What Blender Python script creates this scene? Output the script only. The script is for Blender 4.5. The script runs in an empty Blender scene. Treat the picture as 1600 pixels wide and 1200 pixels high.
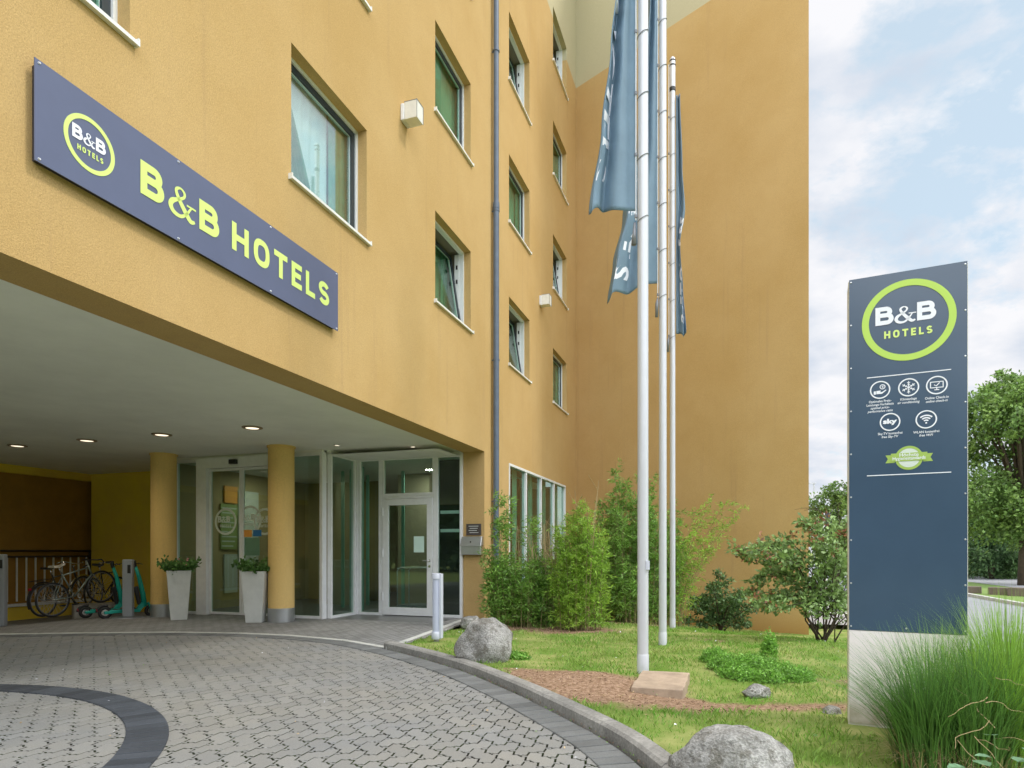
import bpy, math, random
import numpy as np
from mathutils import Vector, Matrix, noise
R = math.radians
sc = bpy.context.scene
C = sc.collection
random.seed(7); rng = np.random.default_rng(7)

# ------------------------------------------------------------------ camera, sky, sun, exposure
EYE = 1.25; F = 995.0; HY = 862.0
cd = bpy.data.cameras.new('camera'); cam = bpy.data.objects.new('camera', cd); C.objects.link(cam)
cam.location = (0, 0, EYE); cam.rotation_euler = (R(90), 0, 0)
cd.sensor_width = 36; cd.lens = F/1600*36; cd.shift_y = (HY-600)/1600; cd.clip_end = 3000; cd.clip_start = .05
sc.camera = cam
SUN_DIR = Vector((.66, -.10, .80)).normalized()        # towards the sun
sl = bpy.data.lights.new('sun', 'SUN'); so = bpy.data.objects.new('sun', sl); C.objects.link(so)
sl.energy = 1.6; sl.angle = R(10); sl.color = (1, .955, .88)
so.rotation_euler = SUN_DIR.to_track_quat('Z', 'Y').to_euler()
w = bpy.data.worlds.new('World'); sc.world = w; w.use_nodes = True
nt = w.node_tree; nt.nodes.clear(); N = nt.nodes.new; L = nt.links.new
sky = N('ShaderNodeTexSky'); sky.sky_type = 'NISHITA'; sky.sun_disc = False
sky.sun_elevation = math.asin(SUN_DIR.z); sky.sun_rotation = math.atan2(SUN_DIR.x, SUN_DIR.y); sky.dust_density = .6; sky.air_density = 1.0
tc = N('ShaderNodeTexCoord'); sep = N('ShaderNodeSeparateXYZ'); L(tc.outputs['Generated'], sep.inputs[0])
za = N('ShaderNodeMath'); za.operation = 'MAXIMUM'; za.inputs[1].default_value = 0; L(sep.outputs[2], za.inputs[0])
zb = N('ShaderNodeMath'); zb.inputs[1].default_value = .32; L(za.outputs[0], zb.inputs[0])
dx = N('ShaderNodeMath'); dx.operation = 'DIVIDE'; L(sep.outputs[0], dx.inputs[0]); L(zb.outputs[0], dx.inputs[1])
dy = N('ShaderNodeMath'); dy.operation = 'DIVIDE'; L(sep.outputs[1], dy.inputs[0]); L(zb.outputs[0], dy.inputs[1])
cb = N('ShaderNodeCombineXYZ'); L(dx.outputs[0], cb.inputs[0]); L(dy.outputs[0], cb.inputs[1]); L(za.outputs[0], cb.inputs[2])
n1 = N('ShaderNodeTexNoise'); n1.inputs['Scale'].default_value = 2.1; n1.inputs['Detail'].default_value = 9; n1.inputs['Roughness'].default_value = .60; n1.inputs['Distortion'].default_value = .1
L(cb.outputs[0], n1.inputs['Vector'])
r1 = N('ShaderNodeValToRGB'); r1.color_ramp.elements[0].position = .41; r1.color_ramp.elements[1].position = .485; L(n1.outputs[0], r1.inputs[0])
n2 = N('ShaderNodeTexNoise'); n2.inputs['Scale'].default_value = 4.4; n2.inputs['Detail'].default_value = 6
mp = N('ShaderNodeMapping'); mp.inputs['Location'].default_value = (4.3, 1.1, .4); L(cb.outputs[0], mp.inputs[0]); L(mp.outputs[0], n2.inputs['Vector'])
r2 = N('ShaderNodeValToRGB'); r2.color_ramp.elements[0].position = .36; r2.color_ramp.elements[0].color = (.66, .73, .84, 1); r2.color_ramp.elements[1].position = .58; r2.color_ramp.elements[1].color = (.97, .97, 1.0, 1)
L(n2.outputs[0], r2.inputs[0])
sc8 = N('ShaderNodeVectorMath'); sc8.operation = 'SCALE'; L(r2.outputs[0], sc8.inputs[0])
# cloud brightness raised behind the camera, added to light the porch and side wing
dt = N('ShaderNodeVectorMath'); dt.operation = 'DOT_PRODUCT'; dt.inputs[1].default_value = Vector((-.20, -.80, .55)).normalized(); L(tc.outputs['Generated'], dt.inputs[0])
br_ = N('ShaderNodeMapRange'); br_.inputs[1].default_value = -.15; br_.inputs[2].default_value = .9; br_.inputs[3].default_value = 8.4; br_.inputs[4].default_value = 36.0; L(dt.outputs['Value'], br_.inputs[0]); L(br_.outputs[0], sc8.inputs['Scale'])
# thin milky veil over the blue
veil = N('ShaderNodeMix'); veil.data_type = 'RGBA'; veil.inputs[0].default_value = .62; L(sky.outputs[0], veil.inputs[6]); veil.inputs[7].default_value = (7.2, 8.6, 9.4, 1)
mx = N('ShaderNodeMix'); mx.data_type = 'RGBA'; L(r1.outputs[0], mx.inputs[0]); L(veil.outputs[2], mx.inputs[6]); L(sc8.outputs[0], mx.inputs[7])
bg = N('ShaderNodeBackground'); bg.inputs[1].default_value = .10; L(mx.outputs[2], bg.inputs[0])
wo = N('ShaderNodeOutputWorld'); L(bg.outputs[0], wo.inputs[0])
sc.view_settings.view_transform = 'Standard'; sc.view_settings.look = 'None'; sc.view_settings.exposure = 0.24; sc.view_settings.gamma = 1
sc.cycles.max_bounces = 8; sc.cycles.diffuse_bounces = 5; sc.cycles.transparent_max_bounces = 24; sc.cycles.transmission_bounces = 6
sc.cycles.use_fast_gi = False

# ------------------------------------------------------------------ frames of reference
AL = math.atan(337/995)
EU = Vector((math.sin(AL), math.cos(AL), 0)); EN = Vector((math.cos(AL), -math.sin(AL), 0)); D0 = 4.276
EZ = Vector((0, 0, 1))
def P(u, n, z): return EU*u + EN*(n-D0) + EZ*z          # u along the facade, n out of it, z up
def kx(x): return (x-800)/F
def fz(x, n=0): return (D0-n)/(-(kx(x)*EN.x+EN.y))      # depth of pixel column x on the plane n
def FU(x, n=0): return fz(x, n)*(kx(x)*EU.x+EU.y)
def cz_(x, u): return u/(kx(x)*EU.x+EU.y)               # depth on the plane u
def CN(x, u): return cz_(x, u)*(kx(x)*EN.x+EN.y)+D0
def HZ(y, Z): return EYE+(HY-y)/F*Z
def G(x, y, z=0):                                        # ground point under a pixel
    Z = (EYE-z)*F/(y-HY); return Vector((kx(x)*Z, Z, z))
def S(t, a=0, b=1):
    t = max(0, min(1, (t-a)/(b-a))); return t*t*(3-2*t)
def nn(v): return v.x*EN.x+v.y*EN.y+D0
def uu(v): return v.x*EU.x+v.y*EU.y

# ------------------------------------------------------------------ materials
def mat(name, col, rough=.6, metal=0, bump=0, bscale=60, var=0, vscale=3, spec=.5, island=0, col2=None, emit=None, trans=0, bdist=.01, coat=0, speck=0):
    m = bpy.data.materials.new(name); m.use_nodes = True; t = m.node_tree; b = t.nodes['Principled BSDF']
    b.inputs['Base Color'].default_value = (*col, 1); b.inputs['Roughness'].default_value = rough; b.inputs['Metallic'].default_value = metal
    b.inputs['Specular IOR Level'].default_value = spec; b.inputs['Coat Weight'].default_value = coat
    co = t.nodes.new('ShaderNodeTexCoord'); src = None
    def mixin(a, fac, c2, mode='MIX'):
        q = t.nodes.new('ShaderNodeMix'); q.data_type = 'RGBA'; q.blend_type = mode
        t.links.new(fac, q.inputs[0]); (t.links.new(a, q.inputs[6]) if a is not None else setattr(q.inputs[6], 'default_value', (*col, 1)))
        if hasattr(c2, 'is_output'): t.links.new(c2, q.inputs[7])
        else: q.inputs[7].default_value = (*c2, 1)
        return q.outputs[2]
    def rampn(fac, a, b_):
        r = t.nodes.new('ShaderNodeMapRange'); r.inputs[1].default_value = a; r.inputs[2].default_value = b_; t.links.new(fac, r.inputs[0]); return r.outputs[0]
    if var or col2:
        n = t.nodes.new('ShaderNodeTexNoise'); n.inputs['Scale'].default_value = vscale; n.inputs['Detail'].default_value = 6; n.inputs['Roughness'].default_value = .65
        t.links.new(co.outputs['Object'], n.inputs['Vector'])
        c2 = col2 or tuple(c*(1-var) for c in col)
        src = mixin(src, rampn(n.outputs[0], .35, .65), c2)
    if island:
        g = t.nodes.new('ShaderNodeNewGeometry'); h = t.nodes.new('ShaderNodeHueSaturation')
        a = t.nodes.new('ShaderNodeMapRange'); a.inputs[3].default_value = 1-island; a.inputs[4].default_value = 1+island; t.links.new(g.outputs['Random Per Island'], a.inputs[0])
        t.links.new(a.outputs[0], h.inputs['Value'])
        if src is not None: t.links.new(src, h.inputs['Color'])
        else: h.inputs['Color'].default_value = (*col, 1)
        src = h.outputs[0]
    if speck:
        n = t.nodes.new('ShaderNodeTexNoise'); n.inputs['Scale'].default_value = bscale*.8; n.inputs['Detail'].default_value = 4; t.links.new(co.outputs['Object'], n.inputs['Vector'])
        q = t.nodes.new('ShaderNodeMapRange'); q.inputs[1].default_value = .3; q.inputs[2].default_value = .7; q.inputs[3].default_value = 1-speck; q.inputs[4].default_value = 1+speck; t.links.new(n.outputs[0], q.inputs[0])
        h = t.nodes.new('ShaderNodeHueSaturation'); t.links.new(q.outputs[0], h.inputs['Value'])
        if src is not None: t.links.new(src, h.inputs['Color'])
        else: h.inputs['Color'].default_value = (*col, 1)
        src = h.outputs[0]
    if src is not None: t.links.new(src, b.inputs['Base Color'])
    if bump:
        n = t.nodes.new('ShaderNodeTexNoise'); n.inputs['Scale'].default_value = bscale; n.inputs['Detail'].default_value = 5
        t.links.new(co.outputs['Object'], n.inputs['Vector'])
        bp = t.nodes.new('ShaderNodeBump'); bp.inputs['Strength'].default_value = bump; bp.inputs['Distance'].default_value = bdist
        t.links.new(n.outputs[0], bp.inputs['Height']); t.links.new(bp.outputs[0], b.inputs['Normal'])
    if emit: b.inputs['Emission Color'].default_value = (*emit[:3], 1); b.inputs['Emission Strength'].default_value = emit[3]
    if trans:
        tr = t.nodes.new('ShaderNodeBsdfTranslucent'); ms = t.nodes.new('ShaderNodeMixShader'); ms.inputs[0].default_value = trans
        if src is not None: t.links.new(src, tr.inputs[0])
        else: tr.inputs[0].default_value = (*col, 1)
        o = t.nodes['Material Output']; t.links.new(b.outputs[0], ms.inputs[1]); t.links.new(tr.outputs[0], ms.inputs[2]); t.links.new(ms.outputs[0], o.inputs[0])
    return m
def stucco(name, col, col2, top=None, zsplit=None):
    m = bpy.data.materials.new(name); m.use_nodes = True; t = m.node_tree; b = t.nodes['Principled BSDF']; b.inputs['Roughness'].default_value = .92; b.inputs['Specular IOR Level'].default_value = .15
    n_ = t.nodes.new; l = t.links.new
    co = n_('ShaderNodeTexCoord')
    big = n_('ShaderNodeTexNoise'); big.inputs['Scale'].default_value = .55; big.inputs['Detail'].default_value = 7; big.inputs['Roughness'].default_value = .62; l(co.outputs['Object'], big.inputs['Vector'])
    rr = n_('ShaderNodeMapRange'); rr.inputs[1].default_value = .35; rr.inputs[2].default_value = .68; l(big.outputs[0], rr.inputs[0])
    q = n_('ShaderNodeMix'); q.data_type = 'RGBA'; l(rr.outputs[0], q.inputs[0]); q.inputs[6].default_value = (*col, 1); q.inputs[7].default_value = (*col2, 1)
    # vertical rain streaks
    mpg = n_('ShaderNodeMapping'); mpg.inputs['Scale'].default_value = (3.4, 3.4, .14); l(co.outputs['Object'], mpg.inputs[0])
    st = n_('ShaderNodeTexNoise'); st.inputs['Scale'].default_value = 1.5; st.inputs['Detail'].default_value = 6; st.inputs['Roughness'].default_value = .7; l(mpg.outputs[0], st.inputs['Vector'])
    sr = n_('ShaderNodeMapRange'); sr.inputs[1].default_value = .56; sr.inputs[2].default_value = .78; sr.inputs[4].default_value = .36; l(st.outputs[0], sr.inputs[0])
    q2 = n_('ShaderNodeMix'); q2.data_type = 'RGBA'; l(sr.outputs[0], q2.inputs[0]); l(q.outputs[2], q2.inputs[6]); q2.inputs[7].default_value = (col[0]*.62, col[1]*.60, col[2]*.75, 1)
    fine = n_('ShaderNodeTexNoise'); fine.inputs['Scale'].default_value = 120; fine.inputs['Detail'].default_value = 3; l(co.outputs['Object'], fine.inputs['Vector'])
    fr = n_('ShaderNodeMapRange'); fr.inputs[1].default_value = .3; fr.inputs[2].default_value = .7; fr.inputs[3].default_value = .84; fr.inputs[4].default_value = 1.12; l(fine.outputs[0], fr.inputs[0])
    h = n_('ShaderNodeHueSaturation'); l(fr.outputs[0], h.inputs['Value']); l(q2.outputs[2], h.inputs['Color'])
    out = h.outputs[0]
    sp = n_('ShaderNodeSeparateXYZ'); l(co.outputs['Object'], sp.inputs[0])
    # splash dirt on the lowest half metre
    gnd = n_('ShaderNodeMath'); gnd.operation = 'MULTIPLY_ADD'; gnd.inputs[1].default_value = .5; l(big.outputs[0], gnd.inputs[0]); l(sp.outputs[2], gnd.inputs[2])
    gr_ = n_('ShaderNodeMapRange'); gr_.inputs[1].default_value = -.35; gr_.inputs[2].default_value = .12; gr_.inputs[3].default_value = .7; gr_.inputs[4].default_value = 0; l(gnd.outputs[0], gr_.inputs[0])
    q4 = n_('ShaderNodeMix'); q4.data_type = 'RGBA'; l(gr_.outputs[0], q4.inputs[0]); l(out, q4.inputs[6]); q4.inputs[7].default_value = (.40, .22, .06, 1); out = q4.outputs[2]
    if top:
        gt = n_('ShaderNodeMath'); gt.operation = 'GREATER_THAN'; gt.inputs[1].default_value = zsplit; l(sp.outputs[2], gt.inputs[0])
        h2 = n_('ShaderNodeHueSaturation'); h2.inputs['Color'].default_value = (*top, 1); l(fr.outputs[0], h2.inputs['Value'])
        q3 = n_('ShaderNodeMix'); q3.data_type = 'RGBA'; l(gt.outputs[0], q3.inputs[0]); l(out, q3.inputs[6]); l(h2.outputs[0], q3.inputs[7]); out = q3.outputs[2]
    l(out, b.inputs['Base Color'])
    med = n_('ShaderNodeTexNoise'); med.inputs['Scale'].default_value = 85; med.inputs['Detail'].default_value = 4; l(co.outputs['Object'], med.inputs['Vector'])
    bp = n_('ShaderNodeBump'); bp.inputs['Strength'].default_value = .42; bp.inputs['Distance'].default_value = .008; l(med.outputs[0], bp.inputs['Height']); l(bp.outputs[0], b.inputs['Normal'])
    return m
def glass(name, tint=(.80, .90, .86), boost=1.0, ior=1.5, rough=0.0):
    m = bpy.data.materials.new(name); m.use_nodes = True; t = m.node_tree; t.nodes.clear(); n_ = t.nodes.new; l = t.links.new
    tr = n_('ShaderNodeBsdfTransparent'); tr.inputs[0].default_value = (*tint, 1)
    gl = n_('ShaderNodeBsdfGlossy'); gl.inputs['Roughness'].default_value = rough; gl.inputs['Color'].default_value = (1, 1, 1, 1)
    fr = n_('ShaderNodeFresnel'); fr.inputs[0].default_value = ior
    gg = n_('ShaderNodeNewGeometry'); io = n_('ShaderNodeMapRange'); io.inputs[3].default_value = ior; io.inputs[4].default_value = 1/ior; l(gg.outputs['Backfacing'], io.inputs[0]); l(io.outputs[0], fr.inputs[0])
    mu = n_('ShaderNodeMath'); mu.operation = 'MULTIPLY'; mu.inputs[1].default_value = boost; mu.use_clamp = True; l(fr.outputs[0], mu.inputs[0])
    ms = n_('ShaderNodeMixShader'); l(mu.outputs[0], ms.inputs[0]); l(tr.outputs[0], ms.inputs[1]); l(gl.outputs[0], ms.inputs[2])
    o = n_('ShaderNodeOutputMaterial'); l(ms.outputs[0], o.inputs[0]); return m
M = dict(
 stucco=stucco('ochre_render', (.545, .372, .165), (.490, .322, .128), top=(.50, .455, .30), zsplit=15.04),
 stucco_in=stucco('ochre_render_inner', (.76, .53, .21), (.70, .47, .17)),
 brown=mat('brown_panel', (.38, .20, .03), .8, bump=.2, bscale=30, var=.2),
 yellow=mat('yellow_render', (.82, .62, .06), .85, bump=.3, bscale=50, col2=(.74, .52, .08), vscale=1.2),
 ceil=mat('ceiling_render', (.86, .86, .82), .9, bump=.15, bscale=40, var=.12, vscale=.8),
 white=mat('white_metal', (.80, .81, .82), .35, var=.08, vscale=8),
 whiteframe=mat('white_frame', (.78, .80, .80), .4, var=.06, vscale=5),
 dark=mat('dark_sash', (.018, .028, .034), .45),
 sill=mat('white_sill', (.80, .80, .76), .4, var=.1, vscale=9),
 glass=glass('clear_glass', (.74, .86, .81), 1.15),
 glassup=glass('window_glass', (.72, .86, .80), .8), glassbig=glass('bright_window_glass', (.84, .93, .92), 2.6),
 curtain=mat('green_curtain', (.12, .40, .29), .8, var=.3, vscale=6),
 curtain2=mat('sheer_green_curtain', (.26, .44, .33), .8, var=.15, vscale=6),
 sheer=mat('white_sheer', (.86, .90, .93), .7),
 room=mat('room_paint', (.22, .20, .16), .9),
 sign=mat('slate_blue_sign', (.105, .125, .215), .42, var=.08, vscale=2),
 sign2=mat('slate_blue_sign_pylon', (.055, .092, .150), .17, var=.10, vscale=2),
 signedge=mat('sign_edge', (.03, .03, .04), .5),
 lime=mat('lime_vinyl', (.46, .66, .10), .5),
 paleyellow=mat('lime_letters', (.66, .80, .22), .5),
 vinyl=mat('white_vinyl', (.82, .83, .90), .5),
 bolt=mat('steel_bolt', (.75, .76, .78), .3, metal=.6),
 zinc=mat('blue_grey_pipe', (.10, .135, .19), .45, var=.2, vscale=6),
 steel=mat('brushed_steel', (.55, .56, .57), .35, metal=.9, var=.1),
 alu=mat('painted_aluminium_pole', (.60, .61, .65), .38, metal=.15, var=.05, vscale=2),
 aludark=mat('grey_metal', (.22, .23, .25), .45, metal=.3),
 black=mat('black_plastic', (.015, .015, .016), .45),
 rubber=mat('rubber', (.02, .02, .02), .7),
 conc=mat('planter_concrete', (.60, .61, .58), .75, bump=.25, bscale=30, var=.12, vscale=5),
 concrete=mat('rough_concrete', (.36, .345, .31), .9, bump=.5, bscale=35, var=.35, vscale=4),
 slab=mat('weathered_slab', (.46, .35, .25), .9, bump=.5, bscale=40, var=.35, vscale=5),
 kerb=mat('kerb_concrete', (.30, .29, .265), .9, bump=.5, bscale=60, var=.35, vscale=3, speck=.25, island=.10),
 paver=mat('zigzag_paver', (.205, .208, .205), .82, bump=.35, bscale=140, col2=(.245, .232, .20), vscale=.5, island=.07, bdist=.004, speck=.14),
 paverdark=mat('dark_paver', (.050, .057, .068),   .75, bump=.35, bscale=140, var=.2, vscale=3, island=.32, bdist=.004, speck=.2),
 paveredge=mat('grey_edge_paver', (.15, .155, .152), .8, bump=.35, bscale=140, var=.2, vscale=3, island=.22, bdist=.004, speck=.15),
 paversmall_=mat('forecourt_paver', (.24, .24, .23), .8, bump=.35, bscale=140, var=.2, vscale=1.2, island=.12, bdist=.004),
 strip=mat('light_edging', (.58, .58, .54), .8, bump=.3, bscale=60, var=.25, vscale=4, island=.08),
 joint=mat('joint_sand', (.030, .026, .020), .95, bump=.4, bscale=60, col2=(.05, .07, .02), vscale=3),
 asphalt=mat('asphalt', (.30, .31, .33), .9, bump=.3, bscale=80, var=.15, vscale=.5),
 teal=mat('teal_paint', (.005, .36, .29), .4),
 red=mat('red_plastic', (.35, .01, .02), .3),
 orange=mat('orange_plastic', (.6, .22, .02), .4),
 silver=mat('silver_paint', (.26, .31, .28), .35, metal=.4),
 chrome=mat('chrome', (.7, .7, .7), .18, metal=1),
 saddlew=mat('pale_saddle', (.6, .56, .48), .6),
 leafb=mat('bamboo_leaf', (.24, .42, .075), .5, island=.5, col2=(.15, .31, .05), vscale=2.5, trans=.35),
 leafb2=mat('bright_bamboo_leaf', (.36, .55, .07), .5, island=.45, col2=(.25, .44, .06), vscale=2.5, trans=.4),
 culm=mat('bamboo_culm', (.24, .20, .09), .6, island=.3),
 dryculm=mat('dry_culm', (.42, .32, .17), .7, island=.2),
 leafd=mat('dark_shrub_leaf', (.12, .21, .07), .5, island=.5, trans=.25),
 leafr=mat('red_shrub_leaf', (.30, .14, .07), .5, island=.4, trans=.3),
 leafs=mat('shrub_leaf', (.24, .36, .12), .5, island=.5, trans=.3),
 leaft=mat('tree_leaf', (.22, .33, .07), .55, island=.5, trans=.3, col2=(.13, .24, .06), vscale=.7),
 leaftd=mat('dark_tree_leaf', (.07, .15, .06), .55, island=.5, trans=.2, col2=(.11, .20, .055), vscale=.5),
 leafp=mat('planter_leaf', (.08, .18, .035), .5, island=.4, trans=.2),
 bark=mat('bark', (.10, .075, .05), .9, bump=.7, bscale=20, var=.4, vscale=6, bdist=.03),
 bark2=mat('shrub_bark', (.065, .045, .03), .9, bump=.3, var=.3),
 grass=mat('grass_blades', (.15, .36, .035), .6, island=.35, trans=.35, col2=(.28, .38, .08), vscale=1.6),
 mulch=mat('mulch_chips', (.25, .155, .10), .9, island=.5),
 drygrass=mat('dry_straw', (.45, .33, .18), .8, island=.3),
 ornd=mat('ornamental_grass', (.11, .24, .05), .5, island=.45, trans=.25),
 ornl=mat('bright_ornamental_grass', (.24, .42, .06), .5, island=.4, trans=.35),
 herb=mat('ground_herb', (.22, .44, .07), .5, island=.45, trans=.3),
 broad=mat('broad_leaf', (.16, .29, .16), .45, island=.25, trans=.2),
 flag=mat('blue_flag_cloth', (.25, .37, .48), .7, trans=.35, var=.12, vscale=3),
 paper=mat('paper', (.62, .82, .74), .8),
 plaque=mat('bronze_plaque', (.07, .055, .05), .5),
 lobbyfloor=mat('lobby_floor', (.12, .12, .12), .35),
 lobbywall=mat('lobby_wall', (.42, .33, .17), .8, var=.2, vscale=.8),
 lobbywall2=mat('lobby_back_wall', (.40, .35, .25), .8),
 frost=mat('etched_film', (.62, .66, .58), .6),
 posterg=mat('poster_green', (.26, .34, .12), .7), postero=mat('poster_orange', (.75, .33, .06), .7), posterw=mat('poster_white', (.55, .57, .50), .7),
 blue=mat('blue_sticker', (.02, .16, .40), .5), pinkw=mat('base_plate', (.70, .63, .60), .6, col2=(.62, .56, .52), vscale=2.2),
 beige=mat('pylon_side', (.70, .66, .58), .6), trim=mat('bronze_trim', (.30, .22, .14), .4, metal=.3), tealedge=mat('glass_edge', (.22, .46, .38), .4), lamp2=mat('lobby_lamp_glow', (1, .95, .85), .5, emit=(1, .92, .78, 230)), lamp=mat('lamp_glow', (1, .95, .8), .5, emit=(1, .86, .66, 1.25)), diffuser=mat('opal_glass', (.80, .80, .74), .35, var=.1, vscale=12),
 bollard=mat('bollard_tube', (.50, .53, .66), .3), bollardm=mat('bollard_metal', (.56, .58, .66), .4),
 exit=mat('exit_green', (.02, .3, .1), .5, emit=(.15, .8, .35, .8)),
)
def dirty_base():
    m = bpy.data.materials.new('stained_base_plate'); m.use_nodes = True; t = m.node_tree; b = t.nodes['Principled BSDF']; b.inputs['Roughness'].default_value = .6; n_ = t.nodes.new; l = t.links.new
    co = n_('ShaderNodeTexCoord'); sp = n_('ShaderNodeSeparateXYZ'); l(co.outputs['Object'], sp.inputs[0]); ns_ = n_('ShaderNodeTexNoise'); ns_.inputs['Scale'].default_value = 7; ns_.inputs['Detail'].default_value = 8; l(co.outputs['Object'], ns_.inputs['Vector'])
    a = n_('ShaderNodeMath'); a.operation = 'MULTIPLY_ADD'; a.inputs[1].default_value = .55; l(ns_.outputs[0], a.inputs[0]); l(sp.outputs[2], a.inputs[2])
    r = n_('ShaderNodeMapRange'); r.inputs[1].default_value = .32; r.inputs[2].default_value = .60; r.inputs[3].default_value = .85; r.inputs[4].default_value = 0; l(a.outputs[0], r.inputs[0])
    q = n_('ShaderNodeMix'); q.data_type = 'RGBA'; q.inputs[6].default_value = (.82, .75, .73, 1); q.inputs[7].default_value = (.30, .26, .16, 1); l(r.outputs[0], q.inputs[0]); l(q.outputs[2], b.inputs['Base Color']); return m
M['pinkw'] = dirty_base()
def stone_mat():
    m = bpy.data.materials.new('granite_boulder'); m.use_nodes = True; t = m.node_tree; b = t.nodes['Principled BSDF']; b.inputs['Roughness'].default_value = .9
    n_ = t.nodes.new; l = t.links.new; co = n_('ShaderNodeTexCoord')
    a = n_('ShaderNodeTexNoise'); a.inputs['Scale'].default_value = 4.5; a.inputs['Detail'].default_value = 12; a.inputs['Roughness'].default_value = .75; l(co.outputs['Object'], a.inputs['Vector'])
    r = n_('ShaderNodeValToRGB'); e = r.color_ramp.elements; e[0].position = .38; e[0].color = (.16, .15, .13, 1); e[1].position = .62; e[1].color = (.42, .41, .385, 1); x = e.new(.47); x.color = (.27, .265, .245, 1); l(a.outputs[0], r.inputs[0])
    v = n_('ShaderNodeTexNoise'); v.inputs['Scale'].default_value = 70; v.inputs['Detail'].default_value = 3; l(co.outputs['Object'], v.inputs['Vector'])
    mr = n_('ShaderNodeMapRange'); mr.inputs[1].default_value = .32; mr.inputs[2].default_value = .68; mr.inputs[3].default_value = .72; mr.inputs[4].default_value = 1.2; l(v.outputs[0], mr.inputs[0])
    lc = n_('ShaderNodeTexNoise'); lc.inputs['Scale'].default_value = 11; lc.inputs['Detail'].default_value = 10; lc.inputs['Roughness'].default_value = .7; l(co.outputs['Object'], lc.inputs['Vector'])
    lr = n_('ShaderNodeMapRange'); lr.inputs[1].default_value = .52; lr.inputs[2].default_value = .60; lr.inputs[4].default_value = .75; l(lc.outputs[0], lr.inputs[0])
    lm = n_('ShaderNodeMix'); lm.data_type = 'RGBA'; l(lr.outputs[0], lm.inputs[0]); l(r.outputs[0], lm.inputs[6]); lm.inputs[7].default_value = (.12, .11, .085, 1)
    h = n_('ShaderNodeHueSaturation'); l(lm.outputs[2], h.inputs['Color']); l(mr.outputs[0], h.inputs['Value']); l(h.outputs[0], b.inputs['Base Color'])
    ad = n_('ShaderNodeMath'); l(a.outputs[0], ad.inputs[0]); l(v.outputs[0], ad.inputs[1])
    bp = n_('ShaderNodeBump'); bp.inputs['Strength'].default_value = .8; bp.inputs['Distance'].default_value = .02; l(ad.outputs[0], bp.inputs['Height']); l(bp.outputs[0], b.inputs['Normal'])
    return m
M['stone'] = stone_mat()

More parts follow.
